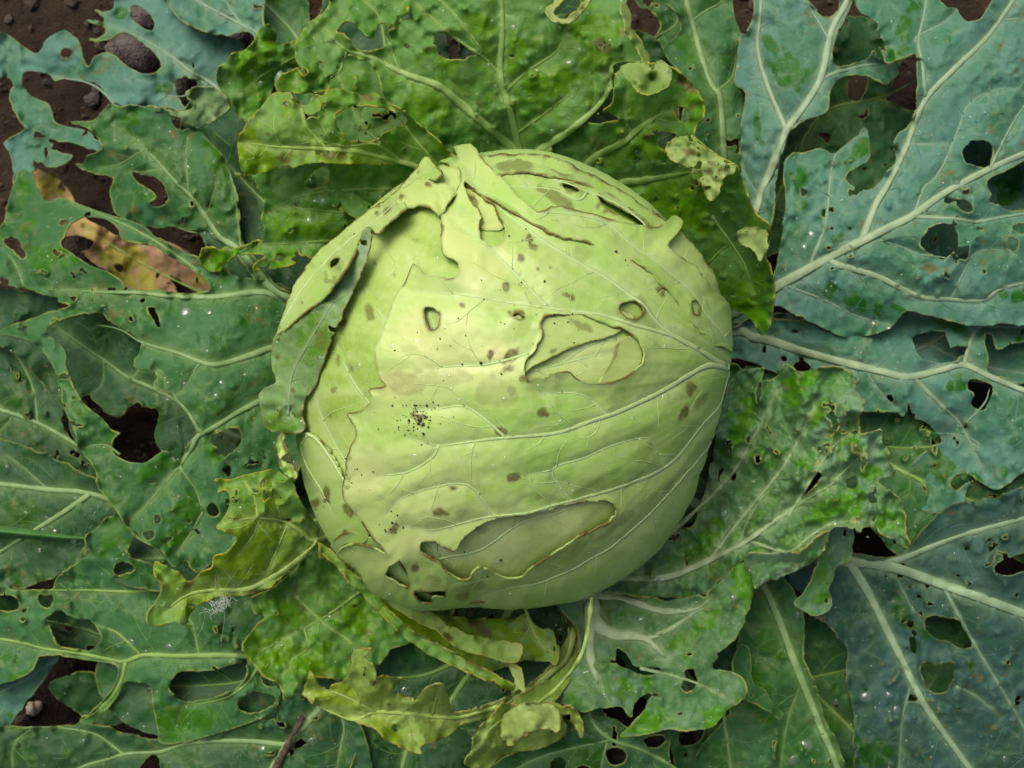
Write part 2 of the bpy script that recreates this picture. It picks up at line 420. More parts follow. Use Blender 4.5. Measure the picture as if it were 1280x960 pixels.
def leaf_mat(name, ca, cb, rub, under, vein, edge='8f8a3a', rough=.5, trans=.25, rubamt=.5, net=.28, netscale=115., edgeamt=.75, bumpk=.5, scar='5d5a22', spec=.3, bloom=None, tint='b5b93a', halo=.65, vcol=None):
    B = NB(name)
    tc = B.n('ShaderNodeNewGeometry').outputs['Position']
    at = B.n('ShaderNodeAttribute', attribute_name='data'); at2 = B.n('ShaderNodeAttribute', attribute_name='data2')
    sp = B.n('ShaderNodeSeparateColor'); B.l(at.outputs['Color'], sp.inputs[0])
    sp2 = B.n('ShaderNodeSeparateColor'); B.l(at2.outputs['Color'], sp2.inputs[0])
    n1, n2 = sp2.outputs[0], at2.outputs['Alpha']
    nz = B.n('ShaderNodeTexNoise'); nz.inputs['Scale'].default_value = 420; nz.inputs['Detail'].default_value = 4; nz.inputs['Roughness'].default_value = .72; B.l(tc, nz.inputs['Vector']); n4 = nz.outputs['Fac']
    c = B.mix(B.rng(n1, .25, .75), srgb(ca), srgb(cb))
    c = B.mix(B.mul(B.mul(B.rng(n4, .35, .75), .35), B.mul(B.rng(n1, .7, .3), .3), 'ADD'), c, srgb(cb if bloom is None else bloom))       # mottled wax bloom
    c = B.mix(B.mul(sp2.outputs[2], .9), c, srgb(tint))
    rf = B.mul(B.rng(sp2.outputs[1], .5, 1.), B.mul(B.rng(sp2.outputs[1], 0., .5), rubamt), 'MAXIMUM')   # rubbed, wax-free patches
    c = B.mix(B.mul(rf, .95), c, srgb(rub))
    wv = B.n('ShaderNodeVectorMath'); wv.operation = 'MULTIPLY_ADD'
    B.l(nz.outputs['Color'], wv.inputs[0]); wv.inputs[1].default_value = (.005,) * 3; B.l(tc, wv.inputs[2])
    vo = B.n('ShaderNodeTexVoronoi'); vo.feature = 'DISTANCE_TO_EDGE'; vo.inputs['Scale'].default_value = netscale; B.l(wv.outputs[0], vo.inputs['Vector'])
    if net < .1: B.t.nodes.remove(vo)
    nf = B.n('ShaderNodeValue').outputs[0] if net < .1 else B.mul(B.rng(vo.outputs['Distance'], .10, .0), B.rng(n2, .35, .65, net * .2, net))      # net of fine veins
    c = B.mix(nf, c, srgb(vein))
    c = B.mix(B.mul(sp.outputs[1], halo), c, srgb(vcol or vein))
    ef = B.mul(B.rng(sp.outputs[0], .35, .95), B.rng(n2, .38, .62, .25, 1.)); ef = B.mul(ef, edgeamt)   # dry margins
    c = B.mix(ef, c, srgb(edge))
    cu = B.mix(B.rng(n1, .3, .7), srgb(under), B.mix(.5, srgb(under), srgb(ca)))                # underside
    cu = B.mix(B.mul(nf, 1.2), cu, srgb(vein)); cu = B.mix(ef, cu, srgb(edge))
    c = B.mix(at.outputs['Alpha'], c, cu)
    sc = B.mul(sp.outputs[2], B.rng(n4, .25, .6, .55, 1.))
    c = B.mix(sc, c, B.mix(B.rng(n4, .4, .6), srgb(scar), srgb('6d6a3c')))
    bp = B.n('ShaderNodeBump'); bp.inputs['Strength'].default_value = bumpk; bp.inputs['Distance'].default_value = .0010; B.l(n4, bp.inputs['Height'])
    pr = B.n('ShaderNodeBsdfPrincipled'); B.l(c, pr.inputs['Base Color']); B.l(bp.outputs[0], pr.inputs['Normal'])
    rr = B.mul(B.rng(n2, .4, .7, rough + .05, rough - .08), B.mul(rf, -.16), 'ADD'); B.l(rr, pr.inputs['Roughness'])
    pr.inputs['Specular IOR Level'].default_value = spec
    out = B.n('ShaderNodeOutputMaterial')
    if trans:
        tr = B.n('ShaderNodeBsdfTranslucent'); tcx = B.mix(.45, c, srgb('7f9a20')); B.l(tcx, tr.inputs[0])
        mx = B.n('ShaderNodeMixShader'); mx.inputs[0].default_value = trans; B.l(pr.outputs[0], mx.inputs[1]); B.l(tr.outputs[0], mx.inputs[2]); B.l(mx.outputs[0], out.inputs[0])
    else: B.l(pr.outputs[0], out.inputs[0])
    return B.m

def plain_mat(name, ca, cb, scale=120, rough=.6, bump=.3, trans=0., spec=.4, dist=.001, tip=None):
    B = NB(name); tc = B.n('ShaderNodeNewGeometry').outputs['Position']
    n1 = B.noise(tc, scale, 2, .3); n2 = B.noise(tc, scale * 4, 1)
    c = B.mix(B.rng(n1, .3, .7), srgb(ca), srgb(cb)); c = B.mix(B.mul(B.rng(n2, .5, .8), .3), c, srgb(ca))
    if tip:
        at = B.n('ShaderNodeAttribute', attribute_name='data'); sp = B.n('ShaderNodeSeparateColor'); B.l(at.outputs['Color'], sp.inputs[0]); c = B.mix(B.rng(sp.outputs[0], 5., .6), c, srgb(tip))
    bp = B.n('ShaderNodeBump'); bp.inputs['Strength'].default_value = bump; bp.inputs['Distance'].default_value = dist; B.l(n2, bp.inputs['Height'])
    pr = B.n('ShaderNodeBsdfPrincipled'); B.l(c, pr.inputs['Base Color']); pr.inputs['Roughness'].default_value = rough; B.l(bp.outputs[0], pr.inputs['Normal'])
    pr.inputs['Specular IOR Level'].default_value = spec
    out = B.n('ShaderNodeOutputMaterial')
    if trans:
        tr = B.n('ShaderNodeBsdfTranslucent'); B.l(c, tr.inputs[0]); mx = B.n('ShaderNodeMixShader'); mx.inputs[0].default_value = trans
        B.l(pr.outputs[0], mx.inputs[1]); B.l(tr.outputs[0], mx.inputs[2]); B.l(mx.outputs[0], out.inputs[0])
    else: B.l(pr.outputs[0], out.inputs[0])
    return B.m

M = {}
M['glaucous'] = leaf_mat('glaucous_leaf', '447a60', '3c7250', '24640c', '86a27e', '809f7c', edge='8a9454', rough=.55, trans=.12, rubamt=.3, bloom='628e80', net=.3, netscale=78, spec=.25, vcol='78987a')
M['deep'] = leaf_mat('painted_shade_leaf', '2c5246', '274a36', '20500a', '6a8862', '62805c', edge='6f7a44', rough=.55, trans=.10, rubamt=.3, bloom='3c605a', net=.3, netscale=78, spec=.25, vcol='6c8a66')  # darker copy of glaucous: the lower right leaf's shade put into its colour
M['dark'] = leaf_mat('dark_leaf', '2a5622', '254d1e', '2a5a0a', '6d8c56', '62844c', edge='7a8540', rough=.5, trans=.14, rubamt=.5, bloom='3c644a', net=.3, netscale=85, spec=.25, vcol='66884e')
M['bluegreen'] = leaf_mat('bluegreen_leaf', '32682a', '2c5e26', '346c0a', '809e68', '709458', edge='939e50', rough=.5, trans=.16, rubamt=.5, bloom='487852', net=.3, netscale=88, spec=.27, vcol='6c9050')
M['green'] = leaf_mat('green_leaf', '548a1c', '488020', '5a9008', '98b068', '7d9f50', edge='aaa83c', rough=.47, trans=.2, rubamt=.6, bloom='6a9860', net=.3, netscale=95, vcol='86a858')
M['bright'] = leaf_mat('bright_leaf', '6a9a22', '5e9022', '769e06', 'acbf74', '98b45c', edge='aca03a', rough=.45, trans=.24, rubamt=.5, bloom='82a868', net=.3, vcol='a0bc64')
M['pale'] = leaf_mat('pale_leaf', '90b04c', '80a444', '88a620', 'b2c57e', 'aec27c', edge='988840', rough=.45, trans=.24, rubamt=.4, net=.3, vcol='acc474')
M['mid'] = leaf_mat('mid_leaf', '52844c', '487a3a', '4c8a0c', '98b284', '7e9f6a', edge='a0a050', rough=.46, trans=.18, rubamt=.55, net=.35, netscale=88, spec=.3, bloom='86a88c', vcol='94b07c')
M['flap'] = leaf_mat('flap_leaf', '8aac70', '78a058', '649428', 'a0b880', '94b078', edge='a09a60', rough=.45, trans=.2, rubamt=.5, net=.25, bloom='90ae8c', vcol='a4bc88')
M['yellow'] = leaf_mat('dying_leaf', 'd8bc64', 'b89672', 'b8b440', 'a58a52', 'b2a060', edge='5a4630', rough=.7, trans=.15, rubamt=.55, bloom='ccb488')
M['head'] = leaf_mat('head_leaf', 'b0d46c', '9cca58', '8cb84a', 'aacc7a', 'cfdfae', edge='6a5a22', rough=.36, trans=.12, rubamt=.06, net=.16, netscale=120, bumpk=.16, spec=.4, bloom='bcd28c', vcol='bcd694', halo=.5, edgeamt=.95, tint='d4de90', scar='6a6a30')
M['head_yellow'] = leaf_mat('head_leaf_yellow', 'c8de88', 'b8d278', 'b8cc60', 'c8de88', 'd8dfa8', edge='6b5f22', rough=.45, trans=.18, rubamt=.35, net=.05, netscale=60, bumpk=.12, edgeamt=.8)
M['head_inner'] = leaf_mat('head_inner', 'a2c656', '90b646', '94ba48', 'a2c656', 'c6dc9a', edge='8f9a44', rough=.36, trans=.1, rubamt=.08, net=.05, netscale=60, bumpk=.16, spec=.4, bloom='c4d890', tint='d0dc94', vcol='c6dc9c', halo=.6)
M['head_core'] = leaf_mat('head_core', 'a2c660', '96bc50', 'acc86a', 'a2c660', 'c4d898', edge='8fb04a', rough=.38, trans=.0, rubamt=.3, net=.05, netscale=50, bumpk=.08)
M['vein_outer'] = plain_mat('vein_outer', '86a07a', '94ac86', 150, .5, .25, tip='688c72')
M['vein_deep'] = plain_mat('vein_deep', '7e9a74', '8ca680', 150, .5, .25, tip='587a5e')  # ribs darkened to go with that leaf's painted shade
M['vein_deep_fine'] = plain_mat('vein_deep_fine', '3e6452', '446a58', 150, .5, .2)  # veinlets darkened to go with the same painted shade
M['vein_mid'] = plain_mat('vein_mid', '9ab486', 'a6be90', 150, .5, .25, tip='7c9c68')
M['vein_mid_fine'] = plain_mat('vein_mid_fine', '6e9456', '779c60', 150, .5, .2)
M['vein_left'] = plain_mat('vein_left', '78985e', '86a66c', 150, .5, .25, tip='5c8248')
M['vein_green'] = plain_mat('vein_green', '80a254', '8cac60', 150, .5, .25, tip='689038')
M['vein_pale'] = plain_mat('vein_pale', 'a0bc64', 'aec872', 150, .5, .25, tip='90b052')
M['vein_head'] = plain_mat('vein_head', 'bcd694', 'b8d28c', 150, .5, .25, tip='b0ce82')
M['vein_outer_fine'] = plain_mat('vein_outer_fine', '547c6e', '5c8474', 150, .5, .2)
M['vein_left_fine'] = plain_mat('vein_left_fine', '46763a', '508040', 150, .5, .2)
M['vein_green_fine'] = plain_mat('vein_green_fine', '608c34', '6a943e', 150, .5, .2)
M['vein_pale_fine'] = plain_mat('vein_pale_fine', '90b050', '9ab85a', 150, .5, .2)
M['vein_head_fine'] = plain_mat('vein_head_fine', 'b2d084', 'aecc7c', 150, .5, .2)
M['stem'] = plain_mat('stem', '8a9a62', 'a0ad78', 80, .6, .4)

# ------------------------------------------------------------------ ground
def ground_h(x, y):
    r = np.hypot(x, y); k = np.clip(1.6 - r, .1, 1)
    h = .010 * vnoise(x / .11, y / .11, 2) + .006 * vnoise(x / .035, y / .035, 4) + .0035 * vnoise(x / .013, y / .013, 6) + .0022 * vnoise(x / .0055, y / .0055, 8)
    return h * k
def make_ground():
    n = 341; t = np.linspace(-1, 1, n); g = .30 * t + 45 * np.sign(t) * np.abs(t) ** 9 + .25 * t ** 3
    X, Y = np.meshgrid(g, g); Z = ground_h(X, Y)
    v = np.stack([X, Y, Z], -1).reshape(-1, 3)
    i = (np.arange(n - 1)[:, None] * n + np.arange(n - 1)[None]).ravel()
    tr = np.vstack([np.stack([i, i + 1, i + n + 1], 1), np.stack([i, i + n + 1, i + n], 1)])
    B = NB('soil'); tc = B.n('ShaderNodeNewGeometry').outputs['Position']
    a = B.noise(tc, 18, 4); b = B.noise(tc, 130, 5, .3); c2 = B.noise(tc, 600, 3)
    c = B.mix(B.rng(a, .3, .7), srgb('32291f'), srgb('3d3227')); c = B.mix(B.mul(B.rng(b, .45, .75), .6), c, srgb('231b14')); c = B.mix(B.mul(B.rng(c2, .62, .74), .5), c, srgb('5c5044'))
    bp = B.n('ShaderNodeBump'); bp.inputs['Strength'].default_value = .8; bp.inputs['Distance'].default_value = .004; B.l(B.mul(b, B.mul(c2, .4), 'ADD'), bp.inputs['Height'])
    pr = B.n('ShaderNodeBsdfPrincipled'); B.l(c, pr.inputs['Base Color']); pr.inputs['Roughness'].default_value = .9; pr.inputs['Specular IOR Level'].default_value = .1; B.l(bp.outputs[0], pr.inputs['Normal'])
    out = B.n('ShaderNodeOutputMaterial'); B.l(pr.outputs[0], out.inputs[0])
    o = link('ground', make_mesh('ground', v, tr, mat=B.m)); o['kind'] = 'structure'; o['label'] = 'bare dark brown garden soil under the cabbage'
    return o
make_ground()

# ------------------------------------------------------------------ the cabbage plant
plant = bpy.data.objects.new('cabbage_plant', None); col.objects.link(plant); plant.empty_display_size = .05
plant['label'] = 'large round cabbage with slug-eaten blue-green outer leaves growing in brown soil'
plant['category'] = 'cabbage'
HOST = {'glaucous': 'blue-grey outer leaf', 'bluegreen': 'blue-green outer leaf', 'deep': 'teal outer leaf with painted-in shade', 'dark': 'shaded low outer leaf', 'green': 'deep green leaf near the head', 'bright': 'bright yellow-green leaf near the head', 'pale': 'pale frilled leaf below the head',
        'yellow': 'dying yellow leaf', 'head': 'pale outer wrapper of the head', 'head_yellow': 'yellowish torn flap of the head', 'head_inner': 'smooth inner leaf of the head', 'mid': 'crinkled grey-green leaf beside the head', 'flap': 'rolled grey-green rim beside the head'}
SHEETS = []      # every finished blade, for the rain drops

def fine_veins(sh, veins, dens=26., length=46., w=.95):
    """side veinlets that leave the traced veins and run until they meet a vein or another veinlet"""
    V, T, n = [], [], 0
    rnd = random.Random(sh.seed * 31 + len(veins)); seen = np.zeros((0, 2))
    todo = [(crom(pl, False, 6), w0, 1) for pl, w0, w1 in veins]
    while todo:
        pl, w0, lvl = todo.pop(0)
        c = resample(pl, 3.); side = rnd.choice((-1, 1)); k = int(rnd.uniform(4, dens / 3))
        while k < len(c) - 3:
            if not (-20 < c[k, 0] < W + 20 and -20 < c[k, 1] < H + 20): k += 6; continue
            tan = c[min(k + 2, len(c) - 1)] - c[max(k - 2, 0)]; tan = tan / (np.hypot(*tan) + 1e-9)
            ang = math.atan2(tan[1], tan[0]) + side * math.radians(rnd.uniform(42, 66))
            q = [c[k].copy()]; m = int(rnd.uniform(.8, 2.2) * length / (4 * lvl)); da = -side * rnd.uniform(.0, .05)
            for j in range(m):
                da = .85 * da + rnd.gauss(0, .04); ang += da; nx = q[-1] + 4 * np.array([math.cos(ang), math.sin(ang)])
                q.append(nx)
                if j > 1 and len(seen) and (((seen - nx) ** 2).sum(1)).min() < 12: break
            q = np.array(q)
            f = sh.field(q); bad = np.where(f < 2.5)[0]
            if len(bad): q = q[:bad[0]]
            if len(q) > 5:
                hit = np.where(sh.vdist(q[4:]) < .6)[0]
                if len(hit): q = q[:5 + hit[0]]
            if len(q) >= 5:
                wa = min(w, .75 * w0)
                v, t, _ = vein_mesh(sh, q, wa, .35, .4, step=4., sides=4); V.append(v); T.append(t + n); n += len(v)
                seen = np.vstack([seen, q[3:]])
                if lvl == 1 and len(q) > 9: todo.append((q, wa * .8, 2))
            k += max(3, int(rnd.uniform(.6, 1.4) * dens * lvl / 3)); side = -side if rnd.random() < .85 else side
    return (np.vstack(V), np.vstack(T)) if V else None

def leaf(name, mat, sheets, veins=(), vmat='vein_outer', flat=.36, fine=True, label=None, mid='midrib', dens=26., length=46., drops=1., finew=.9, vscale=1.):
    veins = [(P(p), a, b) for p, a, b in veins]
    for k in range(1, len(veins)):                     # a side vein starts in the middle of the rib it leaves
        pl, a, b = veins[k]; best = None
        for q, qa, qb in veins[:k]:
            c = resample(crom(q, False, 6), 2.); d = np.hypot(*(c - pl[0]).T); i = int(d.argmin())
            if d[i] < 26 and (best is None or d[i] < best[0]): best = (d[i], c[max(0, i - 3)])
        if best and best[0] > 1.5: veins[k] = (np.vstack([best[1], pl]), a, b)
    Vs, Ts, D1, D2, n = [], [], [], [], 0
    for k, sh in enumerate(sheets):
        if k == 0: sh.set_veins(veins)
        v, t, d1, d2 = sh.build(); Vs.append(v); Ts.append(t + n); D1.append(d1); D2.append(d2); n += len(v)
        SHEETS.append((sh, drops)); sh.host = HOST[mat]
    o = link(name, make_mesh(name, np.vstack(Vs), np.vstack(Ts), {'data': np.vstack(D1), 'data2': np.vstack(D2)}, M[mat]), plant)
    if label: o['label'] = label
    for k, (p, a, b) in enumerate(veins):
        v, t, tt = vein_mesh(sheets[0], p, a * vscale * 1.15, b * vscale, flat)
        link(mid if k == 0 else 'side_vein', make_mesh('vein', v, t, {'data': np.stack([tt] * 4, 1)}, M[vmat]), o)
    if fine and veins:
        r = fine_veins(sheets[0], veins, dens, length, finew)
        if r:
            q = link('fine_veins', make_mesh('fine_veins', r[0], r[1], mat=M[vmat + '_fine']), o); q['kind'] = 'stuff'
    return o

# ---- lowest ring of leaves -------------------------------------------------
def Z(*a): return list(a)
leaf('outer_leaf', 'glaucous', [Sheet(
    "-20,42 5,41 20,50 32,60 45,67 52,61 55,52 68,42 82,38 92,45 100,53 102,66 108,82 113,78 118,70 125,67 138,66 146,70 152,77 165,86 183,92 197,88 200,79 194,68 183,58 170,48 158,41 146,43 138,48 125,51 110,50 125,46 131,40 128,32 112,28 111,24 128,28 129,22 118,12 130,14 142,9 148,-10 200,-22 210,4 225,22 245,36 275,44 300,50 306,60 300,75 330,120 400,200 520,330 500,345 380,260 330,190 280,150 262,138 240,140 215,137 190,135 165,133 150,132 135,122 128,112 115,102 95,100 78,99 68,102 62,94 45,89 30,90 27,98 30,110 45,123 60,130 65,140 70,153 85,158 105,163 120,172 128,180 125,190 110,186 95,180 80,177 65,180 75,190 91,194 85,202 75,207 62,208 52,203 45,208 38,222 32,240 18,240 17,220 15,200 12,190 5,182 8,176 20,168 32,162 30,155 22,145 13,130 11,118 15,105 10,98 -5,95 -20,94",
    ["163,8 175,8 188,20 193,32 188,40 178,34 166,24", "75,66 80,60 88,61 90,67 85,73 78,72", "222,100 235,97 250,103 240,115 232,120 241,130 230,133 225,125 220,112"],
    z=Z((-20,60,4.2),(80,60,4.5),(20,130,3.8),(30,230,4.2),(110,30,3.6),(160,100,5.2),(240,90,5.6),(290,60,5),(240,140,4.8),(400,230,5.5),(510,335,5)), ripple=.3, blobs=[(205,112,10),(150,15,7)])],
    [("520,335 420,240 340,165 265,105 240,91 220,75 190,56 160,40 134,32", 5, 2), ("145,133 125,112 105,102 80,98 60,93", 1.8, 1.2), ("262,104 230,120 200,118", 1.6, .8)])
leaf('outer_leaf', 'glaucous', [Sheet(
    "195,-22 330,-22 330,30 345,60 360,110 420,200 560,340 540,350 400,220 345,110 325,58 316,42 298,40 280,44 255,39 226,25 208,2",
    z=Z((210,-10,6),(330,-20,6.5),(250,30,6.2),(320,45,7),(420,210,7),(550,345,5.5)))],
    [("550,345 415,205 350,95 325,45 300,30 262,10 232,-8", 5, 2), ("302,31 285,5 280,-15", 2, 1)])
leaf('outer_leaf', 'bluegreen', [Sheet(
    "290,-22 300,5 315,25 335,50 355,100 430,200 560,350 575,335 450,180 400,80 388,30 382,-22",
    z=Z((300,-10,5.2),(380,-20,5.6),(345,60,6),(440,190,6.2),(565,345,5)))],
    [("565,342 440,190 385,75 368,42 345,18 322,-4", 5, 3)], vmat='vein_left')
leaf('outer_leaf', 'green', [Sheet(
    "385,60 470,70 560,90 640,140 660,330 600,340 540,250 470,230 400,190 390,130", z=Z((385,60,8),(560,90,9),(400,180,8),(540,230,8),(630,335,6)), ripple=.25)],
    [("630,335 560,240 500,190 455,160 420,90", 4, 1.5), ("465,166 453,150 458,128", 1.6, 1), ("465,166 490,150", 1.4, .8)], vmat='vein_green')
leaf('outer_leaf', 'bluegreen', [Sheet(
    "790,-22 850,-22 870,40 860,110 850,190 790,260 720,340 700,320 770,220 800,150 780,90 795,48 800,60 815,52 826,30 812,12 800,8", z=Z((800,-20,4.5),(860,60,5),(800,150,5.5),(710,330,5)))],
    [("710,330 780,230 815,150 810,60 845,30 850,-15", 4, 1.5)], vmat='vein_left')
leaf('outer_leaf', 'bluegreen', [Sheet(
    "985,40 1060,20 1140,40 1150,80 1152,130 1200,230 1160,290 1040,300 940,330 720,450 715,425 900,320 960,260 970,180 985,150",
    ["1062,95 1075,92 1085,98 1080,118 1070,125 1060,122", "1108,122 1120,95 1130,72 1147,66 1148,138 1135,137 1118,130"],
    z=Z((985,50,5.6),(1140,40,5.2),(1190,230,5.6),(1040,290,6.2),(920,330,7.0),(720,440,7.0)), ripple=.3)],
    [("720,440 920,320 980,230 1010,165 1040,135 1100,122 1150,98", 4.5, 2), ("1104,126 1120,135 1148,140", 1.6, 1)], vmat='vein_green')
leaf('outer_leaf', 'glaucous', [Sheet(
    "1150,180 1230,150 1320,150 1320,470 1260,480 1180,470 1120,460 1040,420 900,440 720,480 715,460 900,400 1040,380 1120,300",
    z=Z((1160,180,8.0),(1310,160,8.0),(1310,460,8.5),(1150,450,8.0),(1000,410,7.5),(720,470,7.0)), blobs=[(1258,240,14),(1270,220,12)], dent=[(1270,240,10,-.5)])],
    [("720,470 900,420 1050,400 1130,437 1180,420 1240,390 1300,340", 5, 2), ("1160,430 1215,455 1300,470", 2, 1)])
leaf('outer_leaf', 'bluegreen', [Sheet(
    "715,470 900,455 1000,470 1100,500 1180,515 1320,560 1320,720 1250,690 1190,700 1130,700 1080,650 1000,570 880,540 715,500",
    z=Z((720,480,7.0),(900,500,7.5),(1100,560,8.0),(1300,580,8.5),(1300,700,8.0),(1140,690,8.0)), ripple=.3)],
    [("720,485 900,500 1050,550 1150,600 1250,640 1310,660", 5, 2), ("1150,600 1210,670 1240,700", 2, 1), ("1060,553 1130,560 1200,555", 2, 1)], vmat='vein_green')
leaf('outer_leaf', 'bluegreen', [Sheet(
    "690,560 800,640 900,720 985,755 1085,780 1230,770 1240,880 1110,1000 1000,1010 960,960 900,850 800,740 680,590",
    z=Z((690,575,7.0),(850,700,6.5),(990,770,5.4),(1200,790,5.2),(1220,870,5.2),(1010,1000,3.0)), ripple=.3, blobs=[(1030,900,20)])],
    [("690,575 820,690 930,790 1010,860 1080,930 1120,1000", 5, 2.5), ("1000,850 1080,835 1180,830", 2, 1)], vmat='vein_green')
leaf('outer_leaf', 'bluegreen', [Sheet(
    "690,580 760,700 830,800 880,860 950,900 960,1010 850,1010 838,930 800,860 740,760 670,590", ["850,915 862,908 878,905 880,915 868,930 852,932"],
    z=Z((690,590,6.5),(800,780,6.2),(900,900,5.6),(950,1000,5.4),(850,1000,5.6)))], [("690,590 780,740 850,850 905,930 915,1010", 4, 2)], vmat='vein_green')

# ---- dark leaves at the very bottom, glimpsed through the gaps
for ol, mr, zz in (
    ("560,400 480,240 430,120 400,40 410,-22 540,-22 560,60 570,160 600,300 620,400", "590,400 530,220 490,100 470,-20", ((590,400,5.8),(500,150,7.6),(410,0,8.0),(540,-20,8.2))),
    ("640,400 620,260 580,140 575,40 600,-22 740,-22 760,40 740,150 700,280 670,400", "655,400 650,240 660,110 680,-20", ((655,400,5.8),(650,180,7.8),(590,0,8.6),(750,0,8.6))),
    ("690,420 700,300 720,180 750,90 790,40 830,60 850,130 820,240 760,360 710,430", "700,420 740,280 780,170 800,60", ((700,420,5.8),(750,250,7.2),(800,80,7.6),(840,120,7.2))),
    ("560,430 460,390 360,360 290,345 235,260 225,165 250,120 320,140 400,200 480,280 590,400", "575,410 450,330 350,270 262,180", ((575,410,6.2),(430,310,8.2),(280,300,8.8),(330,150,8.8),(240,180,8.2))),
    ("720,470 800,480 860,470 910,500 905,590 880,650 800,640 740,560 700,500", "710,480 780,520 840,560 885,610", ((710,480,4.7),(800,520,6.0),(890,520,6.4),(870,640,6.2))),
    ("560,540 440,560 330,580 240,640 200,720 240,760 340,740 450,660 590,560", "575,550 440,610 320,660 230,720", ((575,550,4.7),(440,600,6.2),(320,660,6.6),(220,730,6.6))),
    ("600,580 540,640 450,700 380,780 370,860 420,900 520,860 600,740 650,620", "625,600 540,720 460,800 400,870", ((625,600,4.7),(540,720,6.0),(390,800,5.8),(420,890,4.7))),
    ("570,590 440,700 330,780 200,790 120,830 150,900 250,925 370,890 480,780 600,640", "585,600 440,760 330,845 180,860", ((585,600,6.2),(440,740,7.6),(330,840,7.8),(150,830,7.4),(250,915,7.2))),
    ("580,560 440,600 300,640 180,650 100,690 150,730 280,740 420,690 600,590", "585,575 420,640 280,690 130,700", ((585,575,6.2),(420,640,7.8),(280,690,8.2),(120,695,7.6))),
    ("650,600 640,720 640,820 680,900 760,880 780,780 740,680 690,600", "670,600 690,720 715,860", ((670,600,4.7),(690,720,6.0),(650,850,5.8),(750,870,5.8)))):
    leaf('outer_leaf', 'dark', [Sheet(ol, z=list(zz), ripple=.3, step=4., lace=0)], [(mr, 5, 1.6)], vmat='vein_green')
# left side, low
leaf('outer_leaf', 'dark', [Sheet(
    "-22,362 60,368 130,392 200,440 260,500 330,540 560,520 560,545 330,575 250,590 200,610 130,612 88,540 85,520 60,490 30,450 0,432 -22,425",
    ["101,500 110,496 120,503 135,517 150,522 158,512 166,505 174,503 180,509 195,512 199,520 195,530 193,540 195,555 201,566 185,585 160,592 140,572 128,545 110,518"],
    z=Z((-20,380,6.8),(60,400,7.1),(130,440,7.4),(205,490,7.8),(130,600,5.8),(330,555,7.6),(550,530,6.6)), ripple=.25)],
    [("555,530 400,545 330,555 260,525 205,492 160,472 130,450 100,430 68,406", 6, 2.4), ("130,450 128,480 110,495", 1.6, .8), ("165,475 190,440 195,430", 1.6, 1)], vmat='vein_left')
leaf('outer_leaf', 'dark', [Sheet(
    "-22,418 10,424 40,440 70,478 80,515 76,525 88,548 110,565 200,590 330,600 560,530 560,550 330,630 200,625 120,612 60,580 20,562 -22,552",
    z=Z((-20,440,5.4),(40,460,5.6),(60,540,5.8),(-20,540,5.2),(200,605,5.8),(550,540,6.6)), ripple=.25, blobs=[(20,505,9)])],
    [("550,540 330,615 200,606 130,578 97,557 50,530 0,512 -20,505", 5.5, 3), ("47,526 43,490 25,450 5,432", 2, 1.2), ("20,517 0,540", 1.5, 1)], vmat='vein_left')
leaf('outer_leaf', 'dark', [Sheet(
    "-22,548 30,558 80,578 120,598 200,618 350,630 560,545 565,565 350,670 250,682 180,690 120,700 85,712 50,728 -22,742",
    z=Z((-20,560,6.6),(60,600,7.1),(112,616,7.6),(-20,730,6.4),(150,680,6.6),(350,650,7.6),(560,555,6.6)), ripple=.22, blobs=[(25,640,22),(110,700,10)])],
    [("560,555 350,650 200,642 112,617 60,612 0,605 -20,603", 6, 3.6), ("112,618 80,640 40,665 0,690 -20,702", 4, 2.4), ("60,612 30,585 10,570", 1.4, .8)], vmat='vein_left')
leaf('outer_leaf', 'glaucous', [Sheet(
    "-22,838 20,832 60,820 74,820 60,842 40,870 20,895 8,910 -22,916 -60,900 -70,850", z=Z((-20,840,6.2),(70,820,6.4),(10,905,5.8),(-60,880,6.0)), blobs=[(12,892,5)])],
    [("72,822 30,850 -20,875 -60,885", 1.8, 1.2)])
leaf('outer_leaf', 'dark', [Sheet(
    "-22,716 20,735 70,742 130,760 180,790 330,700 560,560 575,575 360,770 240,850 190,870 160,900 120,905 60,860 100,840 140,845 150,835 140,825 60,815 20,800 -22,790",
    z=Z((-20,750,5.8),(80,770,6.0),(150,800,6.2),(120,890,5.6),(240,830,6.4),(400,690,6.8),(565,570,6.6)), ripple=.35)],
    [("565,570 400,690 260,790 160,800 80,780 0,770", 5, 2), ("220,805 180,850 130,890", 2, 1), ("110,786 90,800 70,790", 1.2, .8)], vmat='vein_left')
leaf('outer_leaf', 'dark', [Sheet(
    "-22,912 60,909 112,904 150,914 195,925 240,925 290,905 340,880 372,866 420,800 560,600 575,615 455,830 445,880 462,940 470,1010 -22,1010",
    ["297,872 310,866 325,866 335,872 345,880 350,890 335,900 312,892", "182,948 195,944 200,955 198,975 170,975"],
    z=Z((-20,920,6.4),(110,915,6.8),(230,930,7.4),(350,930,7.8),(-20,1000,6.2),(450,1000,7.2),(400,860,8.2),(565,605,6.6)), ripple=.25, blobs=[(85,940,6),(190,900,14)])],
    [("565,605 430,840 395,890 360,930 330,980", 7, 5), ("356,931 320,927 275,926 230,930 200,940 160,942 132,950 100,960 60,985", 3.6, 1.8), ("152,941 117,917 60,909 10,912", 1.8, 1.4), ("40,911 18,930 15,960", 1.4, 1), ("415,872 430,905 425,940 418,985", 2.4, 1.4)], vmat='vein_left')
